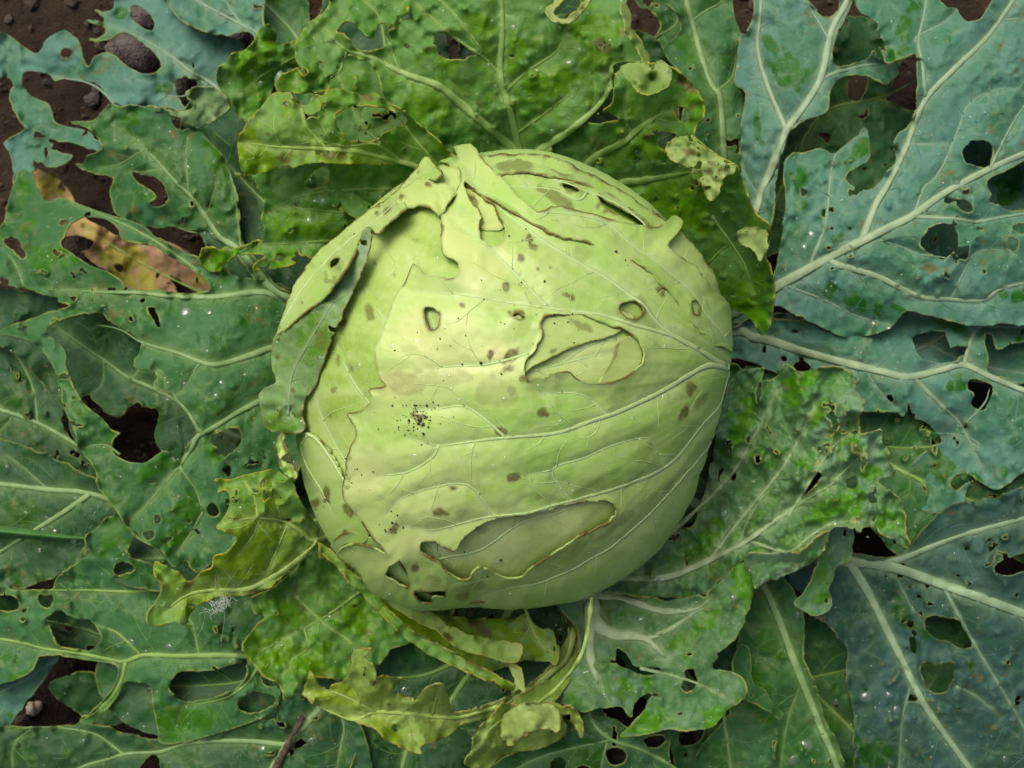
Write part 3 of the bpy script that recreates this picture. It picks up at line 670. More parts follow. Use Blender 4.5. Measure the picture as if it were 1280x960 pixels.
leaf('outer_leaf', 'dark', [Sheet(
    "400,778 470,760 560,740 640,640 700,640 735,760 735,850 720,930 720,1010 430,1010 445,930 425,880",
    z=Z((400,780,8.4),(560,750,8.1),(660,650,6.6),(730,850,8.1),(700,1000,7.1),(440,1000,6.8),(560,870,7.6)), ripple=.35, blobs=[(540,800,26),(480,900,18)])],
    [("660,645 640,750 600,812 560,832 525,845 470,848", 6, 2), ("640,760 560,880 510,935 500,1000", 4, 3), ("600,812 560,800", 2, 1)], vmat='vein_green')
leaf('outer_leaf', 'dark', [Sheet(
    "600,1010 612,962 640,942 700,922 728,895 728,850 660,640 690,640 745,850 755,890 775,902 797,915 830,912 838,925 836,945 848,1010",
    ["757,940 764,934 775,935 783,942 782,952 770,957 760,953", "688,952 697,946 706,950 707,960 698,975 688,970", "718,965 728,957 740,962 740,985 720,985", "805,925 818,919 830,920 832,928 822,935 810,932"],
    z=Z((610,1000,8.6),(640,945,9.2),(730,900,9.6),(835,920,9.2),(840,1000,8.4),(735,830,9.1),(675,645,6.6)), blobs=[(725,943,16,2.2)])],
    [("675,645 725,840 740,900 765,925 802,937 850,965 870,1000", 3.4, 2), ("760,920 752,960 750,1000", 2, 1), ("765,925 680,945 620,975", 1.8, 1)], vmat='vein_left')

# ---- middle ring -----------------------------------------------------------
leaf('outer_leaf', 'bluegreen', [Sheet(
    "690,560 800,620 900,690 960,712 985,728 995,745 1003,765 1006,795 1003,815 1012,840 1024,870 1031,900 1045,925 1056,960 1062,1010 960,1010 900,1000 868,965 880,930 905,900 915,870 920,820 925,780 915,745 850,700 760,650 670,575",
    z=Z((690,575,5),(850,680,6.5),(960,735,7.8),(995,830,7.6),(1050,1000,6),(900,980,5.8),(920,850,6.6)), ripple=.2, blobs=[(948,870,16,2,1.4),(962,790,14,2,1.3)]),
    Sheet("915,827 925,805 938,815 941,850 957,865 967,882 979,892 975,900 967,893 945,881 930,872 918,850", z=Z((920,815,8),(975,895,8.2),(935,860,8.4)), ripple=.1, bulge=0)],
    [("690,575 850,675 935,712 957,737 972,770 992,825 1010,870 1025,907 1047,960 1058,1010", 6.5, 5), ("912,860 905,895 910,930 918,1000", 2.4, 2), ("1003,850 985,900 975,960", 1.4, .8)], vmat='vein_left')
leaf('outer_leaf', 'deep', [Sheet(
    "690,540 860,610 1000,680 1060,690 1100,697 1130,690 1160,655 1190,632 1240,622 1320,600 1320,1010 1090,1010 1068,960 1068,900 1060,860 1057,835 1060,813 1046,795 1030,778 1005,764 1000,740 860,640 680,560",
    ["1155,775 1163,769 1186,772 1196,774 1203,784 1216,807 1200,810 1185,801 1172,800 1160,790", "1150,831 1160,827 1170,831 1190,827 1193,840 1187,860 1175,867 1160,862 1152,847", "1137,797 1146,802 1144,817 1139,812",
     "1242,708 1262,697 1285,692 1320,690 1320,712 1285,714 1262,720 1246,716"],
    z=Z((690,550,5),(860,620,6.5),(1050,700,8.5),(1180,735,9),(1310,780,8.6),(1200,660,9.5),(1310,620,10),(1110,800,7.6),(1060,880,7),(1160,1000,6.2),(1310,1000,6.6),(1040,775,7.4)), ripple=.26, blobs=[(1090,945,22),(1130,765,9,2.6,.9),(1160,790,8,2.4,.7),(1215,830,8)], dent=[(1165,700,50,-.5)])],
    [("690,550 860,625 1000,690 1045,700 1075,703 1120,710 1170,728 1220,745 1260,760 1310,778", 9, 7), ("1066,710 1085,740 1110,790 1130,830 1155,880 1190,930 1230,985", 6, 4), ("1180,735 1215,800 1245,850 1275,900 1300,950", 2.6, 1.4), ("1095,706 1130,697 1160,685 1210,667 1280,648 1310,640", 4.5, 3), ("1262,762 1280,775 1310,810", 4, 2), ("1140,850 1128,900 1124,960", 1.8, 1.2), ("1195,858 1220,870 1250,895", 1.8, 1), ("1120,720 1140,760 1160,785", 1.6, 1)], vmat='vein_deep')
leaf('outer_leaf', 'glaucous', [Sheet(
    "700,470 820,440 905,405 960,398 1000,402 1060,400 1120,385 1160,375 1240,360 1320,360 1320,582 1280,591 1260,605 1245,612 1232,607 1222,600 1211,606 1206,624 1200,638 1170,642 1142,630 1130,602 1145,575 1165,560 1178,552 1172,543 1155,527 1130,521 1118,515 1080,514 1050,500 1000,480 960,462 930,450 900,450 820,470 700,490",
    ["1141,421 1160,415 1180,414 1186,425 1191,440 1198,449 1185,454 1160,451 1150,446 1144,435", "1190,434 1198,432 1207,434 1208,442 1198,445 1191,441", "1164,392 1177,382 1197,382 1230,386 1238,395 1216,409 1205,400 1195,397 1180,398 1170,400",
     "1230,420 1240,417 1247,437 1267,430 1320,428 1320,492 1282,487 1265,476 1237,466 1235,448", "1212,475 1225,475 1240,484 1233,510 1220,511 1214,503 1218,495 1210,485", "992,456 1004,451 1014,459 1009,464 996,463", "1187,606 1192,597 1203,592 1220,598 1210,603 1196,613"],
    z=Z((700,480,5),(820,455,6.5),(920,420,8.4),(1050,452,9.4),(1130,472,10),(1205,456,10.2),(1310,500,10),(1120,395,8.6),(1300,370,9),(1180,545,8.6),(1245,608,9.2),(1300,580,9.6),(1160,630,8),(1000,478,8)), ripple=.24, curl=.1, blobs=[(1188,404,9,2.6),(1195,480,12),(1222,600,9),(1170,590,9),(1257,590,6),(1272,425,6)])],
    [("700,480 820,452 915,415 940,421 960,425 1000,438 1050,452 1100,464 1135,471 1175,463 1205,456 1240,472 1310,500", 8, 4), ("1148,478 1175,505 1200,530 1215,560 1230,590", 3.2, 1.6), ("1205,456 1212,430 1222,410 1240,408 1310,410", 3, 1.4), ("1200,535 1230,505 1237,485", 1.8, 1.2), ("1225,557 1205,545 1150,540", 1.6, .8), ("1080,460 1100,490 1125,515", 1.6, .8)])
leaf('outer_leaf', 'bluegreen', [Sheet(
    "700,420 800,380 870,330 880,260 870,220 860,180 852,150 858,125 858,102 846,86 832,70 831,58 842,48 850,38 850,26 842,12 828,4 812,0 800,-22 922,-22 916,0 918,20 926,45 926,80 922,105 930,125 932,160 930,200 930,250 915,310 880,350 800,400 700,440",
    z=Z((700,430,5),(830,370,6),(900,230,7.6),(895,110,9),(860,10,9),(915,10,8.6),(840,60,8.6),(925,90,8.4)), ripple=.22, blobs=[(862,60,15,1.6,.6),(905,80,6)])],
    [("700,430 830,365 895,280 905,220 904,180 900,122 890,107 875,65 865,27 852,-20", 6, 4), ("899,112 915,97 920,70", 2, 1.2), ("868,24 885,12 902,2 905,-20", 2, 1.2)], vmat='vein_left')
leaf('outer_leaf', 'glaucous', [Sheet(
    "700,440 800,400 880,370 915,320 925,270 924,235 926,180 927,150 932,117 919,106 920,82 926,45 933,41 942,15 945,-22 1075,-22 1064,5 1058,20 1047,40 1042,60 1041,78 1050,83 1067,80 1085,72 1093,64 1098,74 1108,76 1122,82 1119,95 1107,106 1098,100 1085,96 1070,93 1055,96 1045,103 1038,115 1036,135 1025,145 1005,152 992,161 984,172 974,205 969,240 965,275 950,330 900,390 800,430 700,460",
    ["1009,-3 1046,-3 1048,12 1036,22 1028,20 1018,10"],
    z=Z((700,450,5),(850,390,7),(940,290,8.6),(980,165,10.4),(1025,100,11),(1060,0,10.6),(940,20,9.6),(925,100,9),(1110,85,10.2),(1000,60,10.6)), ripple=.22, blobs=[(962,55,10,1.4,.8),(985,88,17,1.3,1.2),(1005,92,13),(948,160,5,4,1.45),(958,80,6)])],
    [("700,450 850,390 920,320 945,262 951,240 965,210 982,165 1000,140 1025,100 1035,57 1042,32 1060,0 1068,-20", 7.5, 4.5), ("981,158 960,110 947,62 950,22 952,-15", 3.6, 2.6), ("1030,97 1050,89 1067,85 1085,81 1107,80", 2.8, 1.8), ("1036,50 1025,30 1010,5 1004,-15", 2, 1.3), ("957,263 945,240 930,215 926,190", 1.4, .8)])
leaf('outer_leaf', 'glaucous', [Sheet(
    "700,455 800,440 860,412 900,388 940,366 966,345 976,305 982,250 980,215 986,195 1007,190 1026,184 1042,192 1062,178 1082,161 1087,180 1087,195 1077,207 1062,214 1057,224 1066,233 1085,237 1098,229 1108,216 1120,200 1117,182 1122,167 1138,155 1144,138 1147,118 1147,90 1145,68 1127,74 1110,79 1104,70 1099,60 1107,64 1104,50 1097,40 1098,30 1085,22 1073,12 1068,0 1065,-22 1320,-22 1320,408 1260,405 1215,408 1190,402 1165,396 1140,389 1128,392 1115,408 1090,418 1060,422 1030,410 1005,398 985,388 965,382 930,402 880,432 800,462 700,475",
    ["1176,-8 1183,8 1195,11 1203,23 1213,27 1225,24 1233,12 1239,-8", "1202,190 1210,179 1225,175 1237,176 1242,186 1238,204 1230,210 1217,207 1205,202", "1151,302 1160,287 1175,279 1190,282 1199,297 1196,312 1180,324 1162,317 1152,310",
     "1195,255 1204,249 1215,256 1217,264 1206,265", "1235,226 1252,216 1320,190 1320,258 1285,262 1258,262 1246,252 1238,240", "1258,302 1264,296 1272,300 1274,308 1268,313 1260,310", "1001,236 1006,236 1007,244 1002,245", "1265,285 1275,280 1290,278 1290,288 1278,291"],
    z=Z((700,465,5),(860,420,7.2),(960,365,9.6),(1080,300,11.6),(1170,250,12.2),(1310,180,12),(1150,100,12),(1270,0,11.6),(1080,0,11),(1000,220,10),(1085,165,10.4),(1080,230,11),(1230,376,11.2),(1310,360,11),(1060,418,9.4),(1150,390,10.6),(1300,400,10.4)), ripple=.2, wl=65,
    blobs=[(1001,222,10,1.4,1.3),(1003,255,6),(1077,187,12,1.4,-.8),(1130,40,9,2.4,1.4),(1142,8,9),(1120,70,10),(1038,362,8),(1062,374,7,1.6),(1078,383,6,2.,1.5),(1098,384,6,2,1.5),(1125,385,5,2,.6),(1255,370,6),(1275,370,7,1.8,-.6),(1045,297,7),(1117,190,5,3,-1.1)], scars=[(1187,215,5),(1163,336,6,2,0),(1182,337,4),(1180,185,3),(1231,302,3),(1229,328,4),(983,131,4)])],
    [("700,465 860,418 940,378 965,362 1000,342 1050,315 1080,300 1110,285 1140,270 1175,245 1210,225 1250,205 1310,180", 9, 4), ("1078,298 1095,255 1110,230 1130,190 1145,150 1160,120 1192,87 1235,45 1267,0 1280,-20", 4.4, 3), ("1157,122 1153,80 1148,52 1155,20 1160,-15", 2.4, 2),
     ("1015,325 1030,287 1035,255 1042,200 1062,178 1080,166", 2.6, 1.2), ("1045,330 1070,337 1100,347 1130,362 1155,372 1185,374 1227,376 1250,362 1280,354 1310,350", 4.4, 2), ("1150,271 1190,273 1220,277 1250,272 1310,262", 2.8, 2), ("1145,262 1155,235 1167,225 1180,205 1197,165 1212,130 1247,112 1280,112", 1.9, 1), ("1237,212 1255,175 1275,140 1300,110", 2.2, 1.4),
     ("1100,300 1125,308 1150,318 1180,322 1210,330", 1.6, .8), ("1190,372 1205,340 1222,315 1260,312", 1.7, .9), ("1145,47 1180,28 1195,12", 1.8, 1.2), ("990,360 1030,375 1070,395 1110,405", 2, 1), ("1140,180 1165,180 1180,178", 1.3, .7), ("1255,25 1290,22", 1.4, 1)])
# ---- left side -------------------------------------------------------------
leaf('dying_leaf', 'yellow', [Sheet(
    "38,212 60,216 80,230 92,248 102,268 130,285 150,296 200,298 240,318 262,340 300,372 430,440 425,455 285,385 230,374 180,372 140,345 110,322 85,300 62,272 45,245",
    ["75,300 90,295 110,297 118,305 105,315 88,312", "143,332 152,331 156,338 148,341", "212,345 225,350 240,362 250,370 235,372 220,362"],
    z=Z((40,215,3),(90,250,2.8),(150,320,2.6),(250,350,3),(430,447,4)), ripple=.4, wl=35, blobs=[(60,232,14),(150,330,16,2,.9),(180,340,10,3,1.2),(110,300,10),(250,345,10)])],
    [("430,447 300,380 240,360 170,325 110,285 60,235", 2.6, 1.2)], vmat='vein_pale', label='yellow and brown dying leaf with rotten holes')
leaf('outer_leaf', 'bluegreen', [Sheet(
    "85,153 95,151 109,151 120,148 130,136 140,130 152,133 165,132 185,134 205,137 218,145 228,153 240,163 250,166 262,178 275,192 285,210 293,232 299,262 302,300 330,335 360,366 460,400 600,430 600,450 460,425 350,380 312,340 290,312 280,306 260,294 232,287 212,283 195,286 175,280 150,272 140,257 138,232 145,221 158,216 140,221 120,218 105,212 91,203 102,206 109,195 122,190 127,183 120,170 110,160 100,157",
    ["165,216 180,218 195,222 205,233 209,245 207,253 200,258 192,258 188,253 196,248 191,240 180,233 168,225", "212,148 225,151 235,158 230,163 218,158"],
    z=Z((90,153,8.2),(150,140,9.4),(200,200,10),(250,170,10.2),(295,240,10.4),(290,310,9.6),(150,265,8),(220,285,8.8),(110,200,8),(350,372,9),(600,440,5.5)), ripple=.2, scars=[(141,192,5),(153,196,4),(218,166,5),(167,262,5),(203,272,4)], blobs=[(270,200,10,3,1.2),(165,145,10)], curl=.12),
    Sheet("165,131 185,133 205,137 215,139 238,136 241,125 231,116 242,110 257,109 272,112 285,125 286,136 275,146 250,160 237,156 225,148 205,140 180,140", z=Z((170,133,9.7),(215,142,10.4),(250,125,11.6),(284,130,11.8),(250,158,11)), ripple=.3, wl=22, bulge=0, under=1)],
    [("600,440 460,412 350,366 325,340 300,315 292,307 275,297 260,275 240,247 217,225 190,195 152,160", 9, 2.4), ("301,308 297,270 290,225 280,200", 2, 1.2), ("236,240 233,200 235,170", 1.8, 1), ("257,272 268,240 272,215", 1.4, .8), ("205,212 180,215 160,214", 1.6, 1), ("180,187 150,205 125,210", 1.5, .8), ("262,292 240,290 215,282", 1.4, .8)], vmat='vein_left')
leaf('outer_leaf', 'bluegreen', [Sheet(
    "-22,292 2,281 8,260 15,235 25,213 40,217 45,232 53,248 62,251 75,247 92,252 110,259 130,266 148,271 165,276 182,286 202,300 226,314 248,322 270,332 300,345 340,352 400,372 600,430 605,450 600,480 440,520 400,545 380,575 365,610 345,650 300,692 267,697 262,707 247,716 240,710 232,700 220,707 210,702 205,692 190,682 175,675 155,652 137,627 122,607 119,587 100,562 95,545 85,520 78,503 76,488 71,473 66,458 58,444 44,431 30,423 15,420 -5,418 0,413 15,405 35,400 60,390 75,387 88,381 76,378 65,375 50,366 25,360 0,355 -22,352",
    ["100,272 112,270 135,275 147,285 155,300 190,307 212,320 237,335 256,348 262,364 235,366 200,363 162,361 150,350 135,340 112,332 95,320 78,307 80,295 87,282",
     "62,420 58,414 64,406 78,399 95,394 115,391 130,396 140,404 155,412 172,424 176,436 166,455 172,462 190,463 196,472 191,481 202,489 214,492 219,499 226,508 236,522 246,536 240,548 232,562 226,575 221,577 214,567 206,562 199,566 190,573 180,578 165,578 152,574 142,566 139,555 144,546 151,541 140,538 130,525 120,517 110,509 97,494 90,479 82,461 83,445 75,431",
     "262,548 275,540 290,534 299,536 303,545 300,555 290,565 280,571 273,563", "260,632 267,629 273,635 273,643 266,646 259,642", "178,666 190,663 193,670 184,676", "192,643 199,644 201,651 194,655", "22,297 27,307 33,318 26,322 12,310 4,299", "184,386 193,385 198,395 202,408 196,408 190,396"],
    z=Z((-20,300,7.4),(30,230,5.2),(75,250,6.6),(150,272,8.6),(240,320,9.4),(320,350,9.4),(60,363,8.8),(180,366,10),(330,368,9.6),(20,410,9.4),(75,470,10),(110,560,10.4),(160,650,10.8),(210,700,11),(270,456,10.8),(200,435,10.6),(330,440,9.8),(250,545,11),(200,610,11),(330,505,10),(300,640,10),(400,520,8.5),(600,450,5.5)), ripple=.2, curl=.1,
    blobs=[(28,235,9,1.4,1.4),(35,280,9),(62,322,14,2.2,.1),(195,585,10,2.2,-.4),(235,632,15,1.2,-.6),(218,670,18),(100,515,6),(250,510,8),(270,560,14)], scars=[(140,392,4,1.8,1.4),(132,403,3,3,.3)])],
    [("600,450 420,395 345,369 320,365 270,371 215,370 175,366 130,365 57,362", 8, 2.6), ("600,455 420,425 345,434 320,442 295,450 270,456 250,452 225,442 200,435 175,427 150,412 122,406", 7.5, 2.2), ("600,460 420,480 350,490 322,503 290,520 267,535 247,546 240,560 225,582 210,600 180,635 165,650", 7.5, 1.8),
     ("249,538 235,515 218,498", 3, 1.8), ("226,585 245,612 254,640", 2, 1.2), ("205,470 198,462 192,474", 1.4, .8), ("30,360 22,335 12,320", 1.5, .9), ("250,340 200,305 150,278 90,255", 2.4, 1.4), ("150,568 130,556 102,560", 1.8, 1), ("254,640 240,665 222,690", 1.8, 1), ("245,460 235,480 222,492", 1.6, .9)], vmat='vein_left')
leaf('outer_leaf', 'bluegreen', [Sheet(
    "106,673 124,657 137,645 150,650 167,669 159,688 165,698 180,703 193,708 212,716 250,735 330,740 430,700 600,560 610,580 450,730 400,780 350,815 325,832 330,855 350,862 340,890 300,908 240,926 204,930 199,922 193,895 190,875 187,857 170,853 155,853 147,870 130,890 113,906 100,902 112,890 128,876 140,862 147,845 147,833 135,829 100,824 70,819 50,820 40,838 20,850 0,856 -22,862 -22,736 20,738 50,738 65,735 70,722 85,712 100,700 113,690",
    ["57,771 75,765 95,773 112,776 121,786 127,798 120,807 118,813 95,812 75,808 68,800 63,785", "48,744 64,745 65,757 57,761 49,754", "-5,745 18,745 25,755 20,763 -5,763", "142,711 150,703 165,707 168,713 155,719 145,717",
     "222,841 240,839 265,838 290,831 303,829 310,837 306,850 297,858 280,868 260,874 235,878 219,873 212,861 215,849", "296,878 305,870 320,866 340,868 345,878 330,888 312,892 300,888"],
    z=Z((120,665,8.8),(165,700,8.4),(0,745,7.2),(0,850,7),(60,815,7.6),(155,827,8.4),(250,820,9),(310,822,9.2),(200,745,8.4),(195,915,7.4),(300,900,8),(110,900,6.8),(430,720,7.6),(600,570,5.4)), ripple=.2, blobs=[(140,668,22),(20,852,8,2.4,-.4),(210,905,18,1.6,.2),(245,900,14,2,0),(135,875,8,2,-1)])],
    [("600,570 440,730 370,800 320,819 275,819 225,820 180,819 155,827 125,822 100,817 55,811 25,803 -15,797", 6.5, 2), ("176,819 160,803 145,790 125,783", 1.8, 1.2), ("300,705 240,728 175,739 110,738 60,738 10,738", 2.6, 1.4), ("157,828 152,850 142,868 120,890 95,905", 2.8, 1.6), ("320,838 300,862 270,876 230,882", 2.2, 1.4), ("250,822 240,780 225,760", 1.6, .8)], vmat='vein_green')

# ---- right, lower: crinkled leaf, and the lobed leaf below it --------------
leaf('outer_leaf', 'mid', [Sheet(
    "640,600 680,640 735,725 760,738 830,748 880,742 905,722 930,700 943,722 940,750 932,772 922,795 902,815 890,834 905,838 922,843 931,853 933,866 926,878 910,887 900,900 885,910 860,913 837,911 810,917 776,921 790,905 805,888 812,872 822,868 806,868 793,882 788,897 776,883 752,885 725,890 705,880 685,876 698,853 712,835 725,812 722,790 700,760 640,690 610,620",
    ["857,838 867,837 871,850 867,862 857,866 850,860 856,850", "771,811 781,816 790,829 797,834 826,835 812,846 790,838 771,828", "878,741 884,738 884,746 877,747"],
    z=Z((640,620,5.5),(735,740,8.6),(740,850,10.4),(690,872,10),(800,795,10),(840,815,10.6),(920,740,11.2),(930,790,11),(930,860,11.2),(780,918,10.6),(860,910,11.2),(790,880,10.2)), ripple=.28, wl=42, curl=.12, blobs=[(882,777,11,1.6,-.6),(850,802,9,2,-.7),(805,905,14,1.6,-.5),(895,895,12,1.6,-.4),(780,858,9),(810,853,6),(930,725,16,1.8,1.4)])],
    [("640,615 700,690 737,745 745,777 765,792 805,797 832,822", 12, 6), ("738,760 737,790 738,820 748,855", 7, 4.5), ("737,742 765,744 790,751 830,764 872,760 885,748", 7, 2), ("812,797 840,785 870,765 885,758", 3, 1.4), ("800,835 860,850 905,870", 2, .9)], vmat='vein_mid', flat=.3, vscale=1.25)
leaf('outer_leaf', 'mid', [Sheet(
    "640,590 720,620 850,660 872,640 885,600 895,545 905,500 918,468 934,462 955,460 952,476 960,476 971,470 982,455 992,462 1000,466 1015,462 1035,459 1057,462 1067,472 1072,490 1081,500 1080,510 1074,520 1075,532 1083,541 1101,538 1102,552 1110,562 1111,577 1118,587 1112,595 1097,602 1110,612 1125,625 1131,640 1132,664 1136,686 1120,675 1102,667 1092,659 1080,658 1076,664 1086,673 1067,663 1058,658 1042,659 1035,666 1032,680 1020,700 997,712 975,722 957,728 944,736 938,718 930,700 905,722 880,742 830,748 760,740 735,735 690,700 630,620",
    ["1020,588 1026,590 1024,602 1015,612 1004,619 1010,605", "1036,506 1046,509 1039,515", "1030,520 1040,516 1050,525 1048,537 1040,545 1035,540 1040,530", "1058,600 1066,594 1072,602 1068,610 1060,610", "950,478 954,490 948,505 944,500", "914,585 920,590 918,601 913,598"],
    z=Z((640,605,5.5),(740,720,8.6),(830,722,9.4),(870,660,9.2),(900,540,10),(920,475,11),(1000,470,13),(1060,475,13.2),(1100,550,13.4),(1130,650,13),(1000,620,12.4),(935,675,11.4),(1040,665,12.6),(975,715,11.8),(940,725,11.2),(960,560,12)), ripple=.62, wl=30, bulge=.4, curl=.2, frill=.4, rag=2.6,
    blobs=[(1000,480,14,2.,-.8),(1020,520,9,2,-.9),(1058,548,8,1.6),(1090,590,8,1.6),(1030,640,10,2,-.6),(1055,625,12,1.8,-.5),(1110,650,10,1.8,.5),(925,540,16,2.4,-1.2),(880,690,22,2,-.6),(950,690,9),(1005,580,7),(1070,640,9)]),
    Sheet("1033,660 1065,658 1063,697 1046,710 1042,725 1036,737 1041,757 1022,770 1005,765 993,752 1005,740 1024,700", z=Z((1050,662,12),(1055,700,10.4),(1015,765,10),(1000,750,10.2)), ripple=.22, wl=30, bulge=0, blobs=[(1025,748,9)]),
    Sheet("944,738 957,727 975,721 997,711 1020,699 1033,680 1036,664 1020,672 1000,690 985,690 965,692 940,691 930,700 936,720", z=Z((944,735,10.6),(935,698,12),(1000,692,13),(1036,664,13.2),(1000,712,11.4),(960,727,10.8)), ripple=.12, wl=30, bulge=0, under=.35)],
    [("640,605 740,715 760,722 827,722 860,712 897,695 935,675 977,645 1015,620 1040,605 1062,590", 8, 2), ("888,700 905,675 952,617 980,582 1002,542 1018,510", 3.2, 1.6), ("740,715 800,695 860,647 915,592 940,550 960,512 970,490", 5, 1.6), ("990,638 1040,560 1070,540", 2.4, 1.2), ("1040,605 1075,570 1095,560", 2, 1), ("935,676 985,690 1010,672 1040,655 1080,650", 2.6, 1.2), ("920,688 940,640 970,600", 2, 1)], vmat='vein_mid', length=34, dens=18)

# ---- inner ring, top -------------------------------------------------------
leaf('inner_leaf', 'green', [Sheet(
    "415,-22 790,-22 782,2 787,20 789,35 802,52 811,70 810,80 790,77 767,82 766,107 750,131 727,156 690,182 690,230 660,330 620,330 600,225 560,190 530,170 505,142 482,122 475,100 466,84 455,76 443,71 430,72 424,86 412,98 410,110 395,116 365,116 345,113 349,95 362,89 374,83 370,68 371,52 384,32 395,22 410,8",
    ["440,27 447,35 457,44 466,48 470,38 474,30 482,31 487,42 482,55 468,64 445,62 440,50 427,42 420,40 428,28", "542,42 555,42 570,52 593,66 588,71 575,75 555,71 545,62", "692,17 699,5 709,-2 726,0 722,12 707,19", "374,85 382,85 386,92 378,94"],
    z=Z((420,-20,13.80),(620,-20,15.20),(780,-10,15.20),(805,65,15.76),(765,105,14.08),(625,80,13.80),(645,180,11.00),(640,330,8.00),(500,90,13.80),(380,50,14.36),(350,105,14.36),(540,165,12.68),(420,80,13.80),(700,170,12.40)), frill=.30, ripple=.26, blobs=[(742,35,22,1.4),(745,75,14,1.6),(650,62,12),(600,30,12,1.8),(690,100,16,1.8),(640,85,8),(545,120,24),(520,150,26),(365,105,14,1.6),(560,75,14)], scars=[(752,57,8,1.3,.6)], curl=.1),
    Sheet("683,12 690,3 700,-10 708,-4 697,6 692,16 698,22 708,22 720,15 728,4 735,-8 741,-6 734,8 722,22 708,29 694,27 685,20", z=Z((685,12,16.04),(708,25,16.46),(735,0,16.32)), ripple=.06, bulge=0, under=1),
    Sheet("778,2 785,8 790,22 789,36 800,50 808,62 812,78 806,80 800,66 792,55 783,40 780,24 775,12", z=Z((780,5,16.18),(790,38,16.60),(808,72,16.60)), ripple=.06, bulge=0, under=1)],
    [("640,330 650,215 645,170 635,130 627,105 625,80 628,40 627,0 626,-20", 9, 3), ("645,195 640,185 600,150 570,125 547,107 505,92 465,72 432,62 405,37", 7, 2.6), ("655,215 672,190 710,165 745,135 762,110 765,82 785,76", 6, 2.4), ("638,108 665,85 695,65 708,40", 2.6, 1.4), ("653,162 690,135 712,117 712,105", 2.6, 1.2), ("622,90 605,72 580,55 560,40 543,25 520,5", 2.4, 1.4), ("433,64 425,88 412,100", 2, 1.2), ("500,90 485,50 475,22 455,0", 2, 1), ("600,60 570,20 545,-5", 1.6, .9), ("590,142 575,115 560,100", 1.6, .8), ("740,138 745,110 735,85", 1.6, .8)], vmat='vein_green')
leaf('inner_leaf', 'green', [Sheet(
    "272,86 290,70 315,57 322,40 332,31 342,33 346,45 343,54 352,56 372,50 380,70 376,82 360,87 347,91 342,105 338,120 327,133 307,153 298,142 290,130 278,117 271,100",
    z=Z((272,95,12.40),(300,75,13.80),(335,35,14.36),(370,60,13.24),(300,145,11.84),(335,110,12.68)), frill=.30, ripple=.35, wl=32, bulge=0, blobs=[(310,80,20,1.3,-.8),(330,60,12)]),
    Sheet("338,118 310,150 300,145 330,200 420,260 520,300 640,340 650,330 560,250 440,180 380,120", z=Z((310,150,11.00),(420,210,9.00),(640,335,6.00)))],
    [("372,70 345,85 320,100 300,120", 1.8, 1)], vmat='vein_green')
leaf('inner_leaf', 'green', [Sheet(
    "660,300 690,190 727,158 748,141 766,128 768,97 777,85 792,77 812,80 830,77 842,86 860,100 872,112 877,127 880,140 876,152 868,162 871,175 885,187 900,197 917,205 926,218 933,240 941,262 960,281 962,293 958,316 963,335 967,356 966,388 961,410 952,420 943,405 927,391 905,393 890,440 840,440 740,380",
    ["818,166 837,165 845,169 837,182 833,190 822,180", "842,137 858,134 861,148 851,151", "733,150 745,145 758,140 770,146 772,151 757,153 740,155"],
    z=Z((670,300,8.00),(720,180,11.70),(770,110,15.20),(830,85,16.60),(875,125,17.16),(868,165,16.88),(918,208,17.72),(960,290,16.60),(965,370,14.64),(955,415,13.24),(900,395,11.00),(800,190,13.24),(860,250,12.96),(800,260,10.50),(850,420,8.50)), frill=.30, ripple=.26, wl=45, curl=.15,
    blobs=[(840,250,26,2,.5),(820,180,16),(880,280,12,1.6,.8),(940,390,16,1.6,1),(930,360,12),(790,170,20,2,-.6),(870,110,10)], scars=[(808,171,5),(860,105,9,1.6,.8),(866,133,5),(850,300,4)]),
    Sheet("776,86 784,79 800,77 812,80 815,92 820,80 830,77 841,90 838,103 830,111 815,119 797,115 786,102", z=Z((778,86,16.60),(815,85,17.44),(812,116,18.28),(838,95,17.72)), ripple=.34, wl=26, bulge=0, under=.75, rag=3.6, curl=.25, lace=1.3, th=.0004, scars=[(830,108,3)], dent=[(815,98,7,-.7),(800,97,11,.5),(831,95,9,.5),(812,114,9,-.4)], tints=[(800,110,14)]),
    Sheet("832,186 838,178 848,171 866,168 872,178 885,187 900,197 918,206 916,216 905,222 900,236 893,251 881,245 876,228 860,212 838,198", z=Z((835,188,17.16),(868,170,17.72),(918,208,18.56),(890,248,18.28),(860,205,18.00)), ripple=.36, wl=28, rag=3.6, lace=1.3, th=.0004, bulge=0, under=1, scars=[(862,190,5,2,.2),(887,215,5),(905,212,5,1.5,-.5),(880,235,4),(893,225,3)], curl=.1),
    Sheet("922,290 940,283 958,282 961,296 957,314 950,328 940,312 928,306", z=Z((925,292,16.04),(960,285,17.16),(950,325,16.88)), ripple=.25, wl=22, rag=3.4, th=.0004, bulge=0, under=.8)],
    [("680,290 735,205 775,180 800,160 838,135", 8, 4), ("700,300 770,234 800,226 830,221 868,214", 8, 4), ("885,330 905,310 925,300", 2, 1), ("790,168 780,130 785,110", 2, 1), ("890,270 930,330 945,380", 3, 1.4), ("820,148 850,155", 1.6, 1)], vmat='vein_green')
